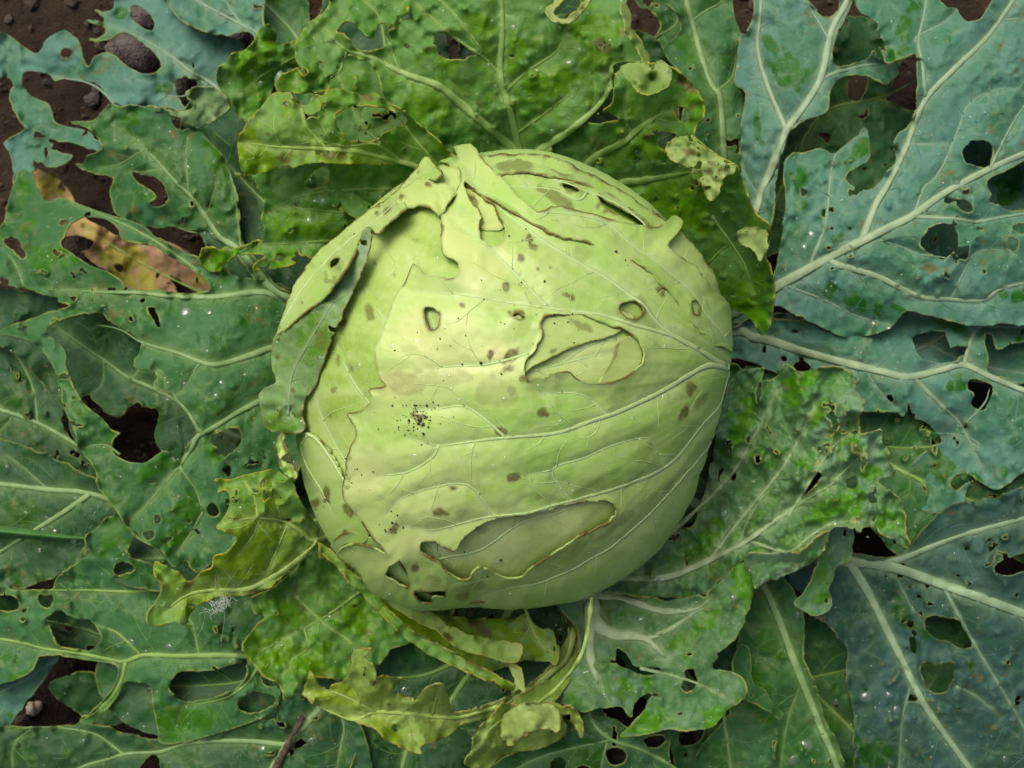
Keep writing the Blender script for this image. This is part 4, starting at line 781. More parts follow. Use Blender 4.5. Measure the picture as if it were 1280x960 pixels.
leaf('inner_leaf', 'green', [Sheet(
    "289,216 317,219 330,212 360,206 420,198 500,192 570,195 640,300 620,340 560,330 470,340 392,322 362,333 330,338 317,341 322,326 335,320 305,318 280,316 305,307 326,302 330,290 327,272 331,250 322,236 317,226",
    ["379,230 385,220 400,211 412,212 411,225 402,234 390,236"],
    z=Z((295,216,12.40),(330,270,11.84),(290,315,10.60),(320,338,10.60),(420,240,12.96),(520,210,12.40),(400,310,11.56),(480,320,9.60),(630,320,7.00)), frill=.30, ripple=.2, wl=40, blobs=[(360,325,14,2,-.2),(450,300,26),(380,285,20,2)], curl=.08),
    Sheet("250,313 262,308 275,312 283,308 296,311 312,304 326,302 318,310 300,316 290,324 277,335 264,341 252,331", z=Z((252,315,10.40),(280,325,10.20),(322,304,11.00)), ripple=.3, wl=16, bulge=0, blobs=[(270,322,22)], scars=[(258,316,6),(285,312,4)])],
    [("630,320 560,255 520,238 440,237 380,244 340,262", 4, 1.8), ("600,300 470,272 390,262 345,258", 3, 1.4), ("600,315 460,301 380,303 320,307", 3.4, 1.6)], vmat='vein_green', length=30)
leaf('inner_leaf', 'bright', [Sheet(
    "340,117 357,115 369,116 370,127 384,131 391,120 405,119 408,112 425,111 440,115 455,119 470,116 476,122 490,130 510,142 523,156 542,171 562,190 640,270 645,300 600,300 540,260 515,208 480,206 440,205 400,204 360,208 327,216 305,217 300,205 297,180 302,165 312,150 325,135",
    ["419,145 425,139 450,132 477,134 502,145 509,152 490,162 465,177 447,176 434,176 432,170 420,155"],
    z=Z((340,118,15.48),(298,185,15.20),(308,214,14.36),(360,160,16.32),(420,190,15.20),(410,115,15.48),(470,120,15.20),(560,190,13.24),(510,206,12.96),(640,290,8.00)), frill=.30, ripple=.24, wl=45, curl=.14, blobs=[(310,190,22,1.6,1.2),(330,205,16),(430,195,18,3,.1)], scars=[(355,200,5,2,.5),(420,193,8,2.4,.1),(335,168,3),(460,122,5,2,.2)])],
    [("630,285 560,228 520,208 490,200 450,190 400,186 340,183 303,177", 5, 2), ("500,200 470,180 430,182 380,170", 2, 1), ("410,187 385,160 375,135", 1.8, .9), ("560,222 520,175 490,135", 2.4, 1.2)], vmat='vein_pale', length=36)

# ---- inner ring, bottom ----------------------------------------------------
leaf('inner_leaf', 'green', [Sheet(
    "315,747 318,765 330,770 318,785 306,802 304,813 317,830 330,845 347,853 352,863 355,876 370,867 385,848 400,845 430,850 470,835 490,810 530,800 560,775 580,730 600,640 560,630 480,670 420,678 390,690 362,718 340,735",
    z=Z((315,750,11.00),(306,808,11.00),(350,865,11.00),(420,845,9.60),(400,740,10.00),(470,760,9.00),(540,760,8.40),(580,640,6.00)), frill=.30, ripple=.35, wl=40, blobs=[(340,815,26,1.4),(390,830,22),(450,770,30),(360,765,20)], curl=.12)],
    [("580,640 500,700 450,740 400,775 350,800", 4, 1.6), ("370,745 400,775 435,800 455,815", 2.8, 2), ("385,810 365,825 352,845", 1.8, 1.2), ("350,800 330,812 308,808", 1.4, 1)], vmat='vein_green', length=30)
leaf('inner_leaf', 'bright', [
    Sheet("470,690 520,760 600,772 645,772 657,758 666,778 679,787 687,784 693,793 699,812 695,831 680,826 650,826 610,838 560,815 500,775 440,720 400,676 480,660 600,640 640,660 660,720 600,745", z=Z((400,680,10.00),(480,740,9.00),(560,795,9.00),(640,840,9.60),(690,810,10.60),(650,770,10.00),(600,650,6.00),(540,700,7.00)), frill=.30, ripple=.2, bulge=0, blobs=[(520,760,40,2,.5),(600,800,30,2)], scars=[(655,787,4),(602,785,8,2.4,.6)]),
    Sheet("398,677 412,686 440,714 466,740 492,768 520,792 560,812 600,834 640,855 638,864 600,847 560,830 530,814 500,792 470,762 440,730 414,702 402,690", z=Z((400,680,12.40),(470,750,12.40),(560,818,12.40),(640,860,12.40)), ripple=.06, bulge=0, step=2.2, scars=[(590,828,5,3,.5),(540,800,3,3,.6)]),
    Sheet("466,733 485,740 500,742 520,754 542,766 562,783 585,791 615,800 651,805 648,826 630,826 605,820 580,814 562,802 545,788 520,776 495,762 476,748", z=Z((470,738,11.56),(520,762,12.12),(580,802,12.40),(650,815,12.40)), ripple=.08, bulge=0, under=.6, dent=[(520,765,14,.3),(600,808,20,.3)], scars=[(530,765,4),(560,795,4,2,.6)]),
    Sheet("634,824 643,828 652,840 656,855 655,866 648,862 640,866 642,850 636,836", z=Z((638,826,11.84),(650,845,12.40),(650,864,12.40)), ripple=.12, wl=14, bulge=0, under=.8)],
    [("600,650 640,720 672,800 690,815", 3, 1.4)], vmat='vein_pale', label='torn yellow-green leaf folded along its edge', length=30)
leaf('inner_leaf', 'pale', [Sheet(
    "386,830 390,842 402,860 412,857 427,852 439,838 440,818 450,812 466,810 456,822 466,831 472,847 466,858 476,846 492,847 503,849 495,856 496,867 520,872 530,862 545,855 556,856 562,875 568,891 600,884 640,869 680,840 710,795 720,740 735,745 728,800 702,846 645,886 604,900 578,906 560,920 541,928 524,932 526,941 512,938 492,930 477,920 468,911 450,905 420,893 397,883 384,873 378,866 384,850",
    z=Z((386,835,13.80),(385,870,12.40),(455,815,15.20),(470,850,14.92),(500,850,14.08),(550,858,15.20),(520,892,12.96),(567,896,11.84),(520,938,13.80),(440,900,12.68),(640,876,10.80),(705,825,9.60),(725,742,8.00)), frill=.30, ripple=.3, wl=30, bulge=.2, curl=.15, blobs=[(415,868,14,2,.3),(480,905,18),(395,855,9)], scars=[(466,852,4),(430,852,4),(459,876,3)])],
    [("725,742 712,815 690,840 640,876 600,890 567,897 520,893 470,890 445,900 420,893 395,880 386,868", 5.5, 1.8), ("470,890 430,870 405,861", 1.8, 1), ("540,895 545,875 550,862", 1.6, .8)], vmat='vein_pale', length=26)
leaf('inner_leaf', 'pale', [Sheet(
    "581,955 590,937 594,920 607,902 622,886 628,879 640,882 660,879 680,877 705,880 722,890 726,900 729,920 724,922 717,905 705,896 706,917 690,930 670,937 640,941 622,950 610,962 600,962",
    z=Z((585,955,12.68),(610,905,13.52),(640,885,12.40),(700,885,12.96),(725,915,12.40),(700,922,11.84),(640,938,11.28)), frill=.30, ripple=.34, wl=26, bulge=.0, curl=.2, rag=3.4),
    Sheet("630,893 650,882 670,879 690,880 700,891 698,914 680,911 662,916 648,926 642,933 632,927 626,914", z=Z((632,895,13.24),(690,882,13.80),(665,900,15.20),(697,912,14.36),(642,930,13.80)), ripple=.2, wl=20, bulge=0, under=.6, rag=3.2, curl=.2, scars=[(660,920,6,2.4,-.3),(645,928,4)]),
    Sheet("640,876 700,840 728,800 735,745 745,745 740,805 712,850 690,880 660,885", z=Z((650,882,11.84),(715,840,10.00),(740,746,8.40)), bulge=0, ripple=.08)],
    [("740,746 730,810 705,850 670,880 620,905 595,940", 3, 1.4)], vmat='vein_pale', length=22)
leaf('inner_leaf', 'bright', [Sheet(
    "270,599 285,600 305,594 340,587 360,597 367,601 372,620 381,635 388,647 399,661 400,672 450,640 600,560 605,580 430,690 392,688 376,701 355,720 331,738 312,743 282,746 256,752 240,765 232,782 220,777 200,782 186,780 184,767 195,752 202,732 192,715 194,702 205,707 222,715 237,727 252,715 265,710 267,696 282,691 292,682 296,672 285,665 270,660 277,650 285,637 287,622 282,612 271,616 275,606",
    z=Z((275,603,14.08),(340,590,14.64),(372,620,13.80),(398,665,11.84),(280,660,14.92),(340,660,13.52),(370,705,11.84),(290,742,12.68),(200,775,12.96),(195,708,13.24),(240,735,13.24),(450,660,9.50),(600,570,6.00)), frill=.30, ripple=.16, wl=48, curl=.16, blobs=[(300,695,26,2.2,-.3),(315,650,14),(340,625,12),(270,745,14,3,-.2),(225,765,9)], scars=[(237,731,4,3,-.7),(315,740,4,4,0),(206,733,3)])],
    [("600,570 450,652 395,675 378,665 355,652 325,648 300,650 272,658", 6, 2), ("392,682 375,698 350,716 310,736 262,738 232,745 205,765", 5, 1.8), ("325,650 315,672 298,692", 1.6, .8), ("360,655 345,690 330,725", 1.7, .8), ("322,648 318,622 305,600", 1.4, .8), ("352,652 345,625 340,600", 1.4, .8)], vmat='vein_pale', length=32)
# ---- stem ------------------------------------------------------------------
def make_stem():
    c = at_z(HC[0], HC[1], .075)
    t = np.linspace(0, 1, 14); pts = np.stack([c[0] + 0 * t, c[1] + 0 * t, -.02 + t * .12], 1)
    pts[:, 0] += .004 * np.sin(t * 5); rad = .026 - .012 * np.sin(t * 2.4) + .003 * vnoise(t * 9, t)
    v, tr = tube(pts, np.tile([0., 1., 0.], (14, 1)), rad, 18, 1.)
    link('stem', make_mesh('stem', v, tr, mat=M['stem']), plant)
make_stem()

# ---- the head --------------------------------------------------------------
def make_core():
    nphi, nth = 220, 110
    ph = np.linspace(-np.pi, np.pi, nphi, endpoint=False); th = np.linspace(0.0, math.radians(165), nth)
    TH, PH = np.meshgrid(th[1:], ph, indexing='ij')
    bump = .0012 * vnoise(np.cos(PH) * np.sin(TH) * 4 + 20, np.sin(PH) * np.sin(TH) * 4 + 20, 3)
    p = head_pt(PH, TH, bump - .001).reshape(-1, 3)
    top = head_pt(np.array([0.]), np.array([0.]), np.array([-.001]))
    v = np.vstack([p, top, p[-nphi:].mean(0, keepdims=True)])
    i = np.arange(nth - 2)[:, None] * nphi; k = np.arange(nphi)[None]; k2 = (k + 1) % nphi
    A, B_, C, D = (i + k).ravel(), (i + k2).ravel(), (i + nphi + k).ravel(), (i + nphi + k2).ravel()
    kk = np.arange(nphi); n = len(p)
    t = np.vstack([np.stack([A, D, B_], 1), np.stack([A, C, D], 1), np.stack([np.full(nphi, n), kk, (kk + 1) % nphi], 1), np.stack([np.full(nphi, n + 1), (nth - 2) * nphi + (kk + 1) % nphi, (nth - 2) * nphi + kk], 1)])
    d = np.zeros((len(v), 4))
    x = HC[0] + (head_R(PH) * np.sin(TH) * np.cos(PH)).ravel(); y = HC[1] + (head_R(PH) * np.sin(TH) * np.sin(PH)).ravel()
    for sx, sy, sr, ax, ay in ((463, 390, 8, .5, 1.6), (430, 402, 7, 1, 1), (423, 452, 4, .6, 1.6), (420, 487, 6, 1, 1), (494, 345, 3, 1, 1), (440, 460, 4, .7, 1.4)):
        q = np.hypot((x - sx) / ax, (y - sy) / ay) + 3 * vnoise(x / 6, y / 6, sx)
        d[:len(x), 2] = np.maximum(d[:len(x), 2], .8 * np.clip((sr - q) / 2.5 + .3, 0, 1) * (TH.ravel() < 1.57))
    d2 = np.zeros((len(v), 4)); d2[:, 0] = .5 + .5 * vnoise(v[:, 0] * 22, v[:, 1] * 22, 4); d2[:, 3] = .5 + .4 * vnoise(v[:, 0] * 60, v[:, 1] * 60, 6)
    o = link('head', make_mesh('head', v, t, {'data': d, 'data2': d2}, M['head_core']), plant)
    o['label'] = 'pale green smooth round heart of the cabbage'
    return o
make_core()
# the next leaf in, seen at the left and through the bites
leaf('wrapper_leaf', 'head_inner', [Sheet(
    "520,225 600,215 700,260 800,330 850,440 830,560 780,660 690,725 590,735 500,720 430,690 385,620 360,540 352,450 372,370 410,310 460,265", head=.05, ripple=.07, wl=50, bulge=.10, curl=.0, th=.0007, step=2.6,
    scars=[(463,390,6,2.2,1.5,.8),(430,402,6,1,0,.8),(423,452,3,2,1.3,.7),(420,487,5,1,0,.7),(494,345,2),(440,460,3,2,1,.7),(600,660,5,2,.2,.5),(470,330,2),(520,300,3,2,0,.5),(414,520,3,1,0,.5)], tints=[(720,450,60),(545,690,30),(620,680,50),(700,650,50)], blobs=[])],
    [("560,735 548,706 543,688 545,660 560,600 560,500 540,400 510,320", 4.5, 1.2), ("548,700 600,688 650,655 700,640 760,610", 2.6, 1), ("546,690 500,650 450,600 410,540 390,480", 2.6, 1), ("552,640 620,600 700,560", 2, .9), ("556,590 500,540 450,490 420,430 415,380", 2.2, .9), ("560,520 620,480 700,455 770,440", 2.2, .9), ("552,450 500,420 460,370 450,330", 2, .9), ("700,455 740,430 770,425", 1.4, .8)], vmat='vein_head', flat=.2, length=34, dens=34, finew=.7, vscale=.8)
# lower-left wrapper
leaf('wrapper_leaf', 'head', [Sheet(
    "362,535 378,540 395,541 412,556 428,580 442,604 455,628 464,650 465,668 452,677 432,674 405,668 370,650 350,590", head=.17, ripple=.05, bulge=.05, curl=.02, th=.0007, step=2.2,
    scars=[(412,616,5,2,1.4),(401,624,6),(441,634,6,1.6,.8),(436,660,4)])],
    [("375,535 400,548 420,575 440,605 456,630", 2.6, 1.4), ("385,560 400,600 420,640", 1.8, 1)], vmat='vein_head', fine=False)
leaf('wrapper_leaf', 'head', [Sheet(
    "425,668 445,660 470,668 500,690 520,720 560,740 620,740 700,728 760,705 790,720 720,770 640,790 560,790 490,775 440,735 415,700", head=.13, ripple=.04, bulge=.03, curl=.02, th=.0007, step=2.4)],
    [("440,672 470,690 490,712", 2, 1)], vmat='vein_head', fine=False)
# upper-right wrappers, oldest first
leaf('wrapper_leaf', 'head', [Sheet(
    "545,200 580,178 650,168 730,180 800,215 870,280 915,340 940,400 930,440 890,400 850,335 800,280 740,240 660,222 600,226", head=.11, ripple=.06, bulge=.05, curl=.02, th=.0007, step=2.4, scars=[(640,212,8,3,.1,.7),(700,220,5,3,.4,.8),(760,255,5,3,.6)])],
    [("925,420 890,365 840,305 790,262 740,228 680,208 610,202", 3, 1.2), ("910,380 860,310 800,250 750,215 690,196", 2, 1)], vmat='vein_head', fine=False)
leaf('wrapper_leaf', 'head', [Sheet(
    "575,215 620,203 680,205 720,218 760,240 800,268 840,300 880,350 905,400 925,440 880,430 820,360 760,320 690,300 620,262 585,238", 
    ["702,235 712,236 722,243 718,247 706,243", "744,250 758,259 775,268 795,277 806,286 800,291 785,284 764,274 750,263"],
    head=.19, ripple=.08, bulge=.07, th=.0007, step=2.2, scars=[(693,250,9,2.4,.5,.7),(706,262,7,2,1,.7),(760,266,8,2.2,.5),(712,240,8,1.5,.3,.8),(800,285,8,2,.6,.6)])],
    [("925,440 880,395 840,330 790,276 750,253 712,236 675,221 625,216", 3, 1.4), ("720,255 690,240 640,236", 1.6, .8)], vmat='vein_head', length=26)
# what lies under the big bite
leaf('wrapper_leaf', 'head_yellow', [Sheet(
    "640,400 680,385 740,380 790,395 775,413 757,423 735,428 710,437 686,449 664,459 650,470 640,440", head=.16, ripple=.06, bulge=0, curl=.02, th=.0007, step=2.0, scars=[(725,408,5,3,.5,.6),(690,440,3,2,-.4)])], fine=False)
leaf('wrapper_leaf', 'head_yellow', [Sheet("770,430 790,420 800,440 795,460 770,480 740,490 755,465 765,448", head=.15, ripple=.04, bulge=0, curl=.02, th=.0007, step=2.2)], fine=False)
leaf('wrapper_leaf', 'head_yellow', [Sheet("570,236 600,232 625,262 630,288 602,290 590,270", head=.15, ripple=.05, bulge=0, curl=.02, th=.0007, step=2.2, scars=[(592,255,5,2,.9)])], vmat='vein_head', fine=False)
# main wrapper
SP = [(580,385,4),(646,396,7,1.3,.3),(637,393,3),(614,444,6,.7,0),(638,446,7,1.8,-.9),(636,461,5,1.6,0),(655,474,5,1.4,0),(638,487,6,1,0,.6),(676,513,5,1.6,-1),(681,517,4),(625,537,6,1.6,.4),(642,592,7),(569,607,3,2.2,0),(554,634,5,1.7,.2),
      (651,326,4,1.5,1),(649,329,3),(632,362,5),(713,375,4,1.6,.9),(820,367,6,1.3,.6),(854,485,6,1.8,-1.1,.9),(846,512,5,2.2,-1),(867,500,5,2.6,-1,.5),(661,302,5),(666,313,4,2,.6),(671,341,2),(686,339,2),(706,372,3,1.8,.4),(863,387,8,1,0),(807,337,10,1,0,.35),
      (512,478,14,2,-.1,.4),(625,491,22,1.2,0,.28),(527,523,6,1.2,.4),(534,520,3),(520,518,3),(531,529,3),(515,526,2),(540,527,2),(524,513,2),(657,656,6,1.4,.3,.6),(656,667,4,1.3,0,.6),(578,636,6,1.5,-.1,.4),(548,652,9,2,0,.25),(740,600,6,2.4,-.4,.3),(580,735,6,1.6,-.2,.8),(523,700,6),(672,617,4,1.5,0,.5),(560,470,14,2.2,-.2,.25),(785,390,17,1,0,.5),(616,470,5,1,0,.4),(650,345,3,1,0,.5),
      (497,655,5,1,1.2),(500,650,4),(712,676,7,5,-.5,.45),(760,650,9,4,-.6,.35),(690,690,9,4,-.4,.3),(800,560,9,2,-.8,.25),(838,600,7,3,-.8,.35),(700,470,5,2,0,.3),(760,490,12,2,0,.2),(725,320,10,1.6,.3,.25),(545,718,9,2.2,.1,.5),(588,722,9,2.2,-.2,.4),(448,590,4,1,0,.6),(447,600,3,1,0,.8),(450,566,3,1,0,.6)]
leaf('wrapper_leaf', 'head', [Sheet(
    "572,201 580,198 588,199 600,210 612,223 640,249 668,273 690,268 715,272 745,279 780,290 812,294 826,284 835,291 831,304 823,315 830,325 845,333 858,340 876,362 896,385 925,420 945,460 935,540 895,640 820,735 720,790 640,800 560,790 500,765 478,732 466,709 450,695 434,679 447,671 470,672 492,678 477,663 462,645 450,623 442,604 445,580 450,555 456,540 452,527 444,515 460,512 475,497 471,486 489,482 483,472 480,450 484,425 488,410 500,375 515,352 524,338 536,350 552,353 570,356 577,347 575,335 560,327 555,312 557,297 554,280 565,264 577,246 580,237 577,227 563,222 576,217",
    ["533,668 555,672 572,677 580,664 600,650 625,641 660,635 700,629 740,622 757,620 765,630 758,641 740,652 720,662 700,673 680,686 660,698 652,708 638,711 622,708 611,698 598,696 590,705 577,708 563,700 553,692 540,686 530,678",
     "506,687 512,697 517,718 505,715 491,702", "525,724 545,725 560,724 560,732 547,730 545,736 532,732",
     "677,400 700,396 722,394 740,401 760,409 779,416 794,431 796,450 779,469 752,479 722,476 709,465 692,467 659,474 655,454 668,439 676,420",
     "602,286 612,281 625,281 632,296 627,311 612,314 602,306", "583,241 596,246 612,259 622,272 622,281 606,282 600,272 592,262", "770,388 778,380 790,379 798,386 797,395 789,401 778,399", "534,388 545,388 554,398 551,410 543,415 537,404", "858,381 865,377 870,386 867,395 860,393", "641,397 647,393 654,398 650,403"],
    head=.30, ripple=.12, wl=62, bulge=.16, th=.0008, step=2.0, rag=2.2, scars=SP, tints=[(550,430,70),(570,300,50),(500,480,45),(520,640,60),(610,345,55),(465,590,36),(620,450,45)], dent=[(590,215,20,.28),(625,240,22,.22),(655,268,20,.16),(575,240,16,.2),(452,560,30,.18),(447,610,24,.2),(490,680,25,.16),(660,705,40,.14),(580,705,30,.16),(487,440,22,.14),(530,345,14,.12),(830,296,14,.18)])],
    [("898,458 870,440 830,415 795,380 750,348 695,315 650,285 625,265 600,245 588,225", 3.6, 1.6), ("900,455 890,412 860,367 825,340 780,307 755,287 712,276 668,274", 3, 1.8), ("868,438 835,420 790,408 752,396 700,389 640,380 587,373 527,367", 3, 1.3), ("900,462 880,457 850,472 831,484 775,512 737,525 692,540 632,545 590,551 550,555 512,545", 4, 1.4), ("901,466 893,495 880,517 838,574 786,600 718,622 662,633 610,641 550,656 510,652", 3.6, 1.6), ("902,472 890,535 860,580 835,610 800,647 750,685 687,715 620,732 595,744", 3.6, 2.2),
     ("684,386 655,356 625,326 595,302 575,290", 1.9, 1), ("550,555 542,570 512,587 475,592", 1.9, 1), ("632,545 617,532 583,508 550,510 525,512", 1.7, .8), ("711,622 689,585 726,570 760,555 800,545 812,552 825,576", 1.5, .9), ("617,638 587,604 542,606 505,619 490,635", 1.6, .8), ("754,517 726,493 677,491", 1.5, .8), ("838,602 870,590 893,560", 1.2, .8), ("689,585 660,590", 1.2, .7), ("660,443 610,456 570,458 540,462", 1.8, .8)], vmat='vein_head', flat=.20, fine=True, length=40, dens=44, finew=.7, vscale=.8)
# folded rim at the top of the heart
leaf('wrapper_leaf', 'head_yellow', [Sheet(
    "504,264 514,247 530,236 546,228 563,221 578,227 580,243 568,263 556,279 541,271 528,269 518,273 506,271", head=.46, ripple=.15, wl=24, bulge=0, curl=.02, th=.0008, step=2.0, scars=[(542,248,3,2,0),(512,262,4)], dent=[(540,250,18,.3),(512,262,10,.2)])], fine=False)
# standing left wrapper with its curled rim
leaf('wrapper_leaf', 'flap', [Sheet(
    "344,420 365,405 387,385 401,374 430,340 443,316 458,284 464,300 451,340 426,395 413,425 401,460 392,485 381,500 377,520 381,535 370,542 350,542 332,534 326,513 324,497 330,485 344,477 339,457 341,430",
    z=Z((344,420,17.6),(365,405,19),(400,375,20.4),(443,316,21),(460,288,21.3),(451,340,21.1),(426,395,20.9),(401,460,19.6),(380,520,18),(330,500,17),(345,540,16.6),(342,450,17.2)), ripple=.10, wl=34, bulge=0, curl=.08, blobs=[(395,420,18,1.6,-1),(345,530,12,2,.1)], scars=[(400,425,8,1.6,1.2,.5),(365,488,4),(347,446,4),(350,418,3)], th=.0007, step=2.4)],
    [("360,520 365,470 385,430 420,370 445,320", 1.8, 1)], vmat='vein_mid', fine=True, length=20, finew=.6)
leaf('wrapper_leaf', 'head', [Sheet(
    "532,196 521,209 502,230 485,247 455,267 430,287 405,307 385,330 367,357 355,387 344,420 347,424 365,405.5 387,386 402,374.5 430,340.5 443,317 458,285 472,292 487,277 505,262 508,248 522,232 546,223 552,218 545,206",
    ["411,328 417,323 424,323 421,330 413,335"],
    z=Z((532,197,18),(505,228,17.6),(455,266,17.4),(405,307,17),(367,356,16.8),(345,420,17.4),(365,405,19.1),(400,375,20.5),(443,317,21.1),(472,292,21.2),(505,260,21.2),(548,218,20.4)), ripple=.06, wl=40, bulge=0, th=.0008, step=2.2, scars=[(418,330,9,1.2,-.5,.35),(471,266,3),(485,262,4,2,-.7),(505,240,3),(500,250,3,2,-.8)]),
    Sheet("522,210 530,199 540,201 551,217 546,223 535,228 524,232", z=Z((524,215,17.6),(545,215,17.4),(530,230,18.6)), ripple=.1, wl=12, bulge=0, under=1, lace=0),
    Sheet("350,541 357,545 354,555 360,566 353,573 367,585 372,598 364,598 354,590 347,571 345,556", z=Z((350,543,16.4),(355,560,14.6),(366,595,13)), ripple=.12, wl=14, bulge=0, step=2.2)],
    [("350,410 372,370 400,335 440,297 485,262 515,225", 2.2, 1.2)], vmat='vein_head', fine=False)

# ------------------------------------------------------------------ small things lying about
def blob_mesh(name, r, seed, sub=3, squash=.7, amp=.35, mat=None):
    import bmesh
    bm = bmesh.new(); bmesh.ops.create_icosphere(bm, subdivisions=sub, radius=1.)
    v = np.array([q.co[:] for q in bm.verts]); t = np.array([[q.index for q in f.verts] for f in bm.faces]); bm.free()
    n = vnoise(v[:, 0] * 1.3 + v[:, 2] * .7, v[:, 1] * 1.3 - v[:, 2] * .5, seed) * amp + vnoise(v[:, 0] * 3.3 + v[:, 2] * 2, v[:, 1] * 3.3 - v[:, 2] * 2, seed + 5) * amp * .5 + vnoise(v[:, 0] * 8 + v[:, 2] * 4, v[:, 1] * 8 - v[:, 2] * 5, seed + 9) * amp * .22
    v = v * (1 + n)[:, None] * r; v[:, 2] *= squash
    return make_mesh(name, v, t, mat=mat)
M['clod'] = plain_mat('clod', '6a625a', '4e4740', 160, .9, .9, dist=.003)
M['pebble'] = plain_mat('pebble', 'b09a86', 'c8b7a4', 200, .7, .3)
M['darkclod'] = plain_mat('darkclod', '3a3026','483c30', 160, .9, .9, dist=.003)
for i, (px, py, r, lab, kind) in enumerate((
    (172, 66, .016, 'crumbly grey clod of soil seen through the long gap in the blue-grey leaf', 'clod'),
    (180, 22, .011, 'small grey clod of soil under the oval hole beside a leaf midrib', 'clod'),
    (222, 8, .013, 'grey lump of soil between two blue-grey leaves', 'clod'),
    (234, 112, .012, 'grey clod of soil beneath the pale curled leaf flap', 'clod'),
    (42, 884, .0042, 'small pinkish pebble on bare soil in the gap between leaves', 'pebble'),
    (116, 124, .005, 'tiny grey pebble on the dark soil beside a tattered leaf strip', 'clod'),
    (100, 325, .012, 'dark lump of soil beside the dying yellow leaf', 'darkclod'),
    (290, 48, .010, 'flat grey soil clod next to a leaf midrib', 'clod'))):
    p = at_z(px, py, .004); g = float(ground_h(p[0:1], p[1:2])[0]); p = at_z(px, py, g + r * .3)
    nm = 'pebble' if 'pebble' in lab else 'soil_clod'
    o = link(nm, blob_mesh(nm, r, 3 + i, 3, .7, .4, M[kind])); o.location = p; o.rotation_euler = (0, 0, i * 1.3)
    o['label'] = lab; o['category'] = 'pebble' if nm == 'pebble' else 'soil clod'

def find(px, py):
    """highest finished blade at a pixel: point and normal"""
    best = None
    for sh, d in SHEETS:
        b0, b1 = sh.poly.min(0), sh.poly.max(0)
        if px < b0[0] or py < b0[1] or px > b1[0] or py > b1[1]: continue
        k = np.argmin((sh.pts[:, 0] - px) ** 2 + (sh.pts[:, 1] - py) ** 2)
        if np.hypot(*(sh.pts[k] - (px, py))) > 3.2: continue
        dep = np.linalg.norm(sh.top[k] - CAMN)
        if best is None or dep < best[0]: best = (dep, sh.top[k], sh.nrm[k], sh.host)
    return best

# twig
def twig():
    pp = [(343, 962), (352, 945), (362, 926), (371, 909), (378, 897)]
    pts = []
    for x, y in pp:
        f = find(x, y); z = (f[1][2] if f else .06) + .003; pts.append(at_z(x, y, z))
    pts = np.array(pts); t = np.linspace(0, 1, 40); q = np.stack([np.interp(t, np.linspace(0, 1, 5), pts[:, k]) for k in range(3)], 1)
    q += .0006 * np.stack([vnoise(t * 14, t, 3), vnoise(t * 14, t, 5), vnoise(t * 14, t, 7)], 1)
    rad = .0016 * (1 + .35 * vnoise(t * 18, t, 9)) * (1 - .4 * t)
    v, tr = tube(q, np.tile([0., 0., 1.], (40, 1)), rad, 8, .8)
    o = link('twig', make_mesh('twig', v, tr, mat=plain_mat('twig_bark', '6a5848', '3e3028', 500, .85, .8))); o['label'] = 'short rotten brown twig lying across a leaf midrib'; o['category'] = 'twig'
twig()
# grass blade
def grass():
    pp = P("-30,664 0,664 30,667 60,670 85,672 112,673"); c = resample(crom(pp, False, 5), 4)
    t = np.linspace(0, 1, len(c)); z = .074 + .002 * np.sin(t * 4)
    p = at_z(c[:, 0], c[:, 1], z); wd = .0030 * (1 - t ** 2) + .0002
    v = np.vstack([p + np.stack([0 * t, wd, .0003 + 0 * t], 1), p - np.stack([0 * t, wd, -.0003 + 0 * t], 1), p - np.stack([0 * t, 0 * t, .0006 + 0 * t], 1)])
    n = len(c); i = np.arange(n - 1); T = []
    for a, b in ((0, 1), (1, 2), (2, 0)):
        T += [np.stack([a * n + i, b * n + i, b * n + i + 1], 1), np.stack([a * n + i, b * n + i + 1, a * n + i + 1], 1)]
    o = link('grass_blade', make_mesh('grass_blade', v, np.vstack(T), mat=plain_mat('grass', '5f9a4c', '4e8a44', 90, .5, .2, trans=.3))); o['label'] = 'thin translucent green grass blade lying over the dark leaf'; o['category'] = 'grass blade'
grass()
# white cobwebby fluff with a moth-eaten husk
def fluff():
    V, T, n = [], [], 0; r = random.Random(4)
    f = find(262, 752); z0 = (f[1][2] if f else .12) + .004
    for k in range(70):
        u = r.random(); x0, y0 = 262 + 22 * u + r.gauss(0, 3.2), 766 - 18 * u + r.gauss(0, 2.6); a = r.uniform(0, 6.28); L = r.uniform(3, 11) if k < 60 else r.uniform(20, 60)
        t = np.linspace(0, 1, 10); x = x0 + np.cos(a) * L * t + 1.6 * np.sin(t * 5 + k); y = y0 + np.sin(a) * L * t + 1.4 * np.cos(t * 4 + k)
        p = at_z(x, y, z0 + .0015 * np.sin(t * 3) * r.uniform(-1, 1)); v, tr = tube(p, np.tile([0., 0., 1.], (10, 1)), np.full(10, .00006 if k < 60 else .00003), 4, 1.)
        V.append(v); T.append(tr + n); n += len(v)
    o = link('cobweb_tuft', make_mesh('cobweb_tuft', np.vstack(V), np.vstack(T), mat=plain_mat('silk', 'd8dcd6', 'c2c8c0', 300, .6, .1))); o['label'] = 'white cobweb tuft clinging under the cupped bright green leaf'; o['category'] = 'cobweb'
fluff()

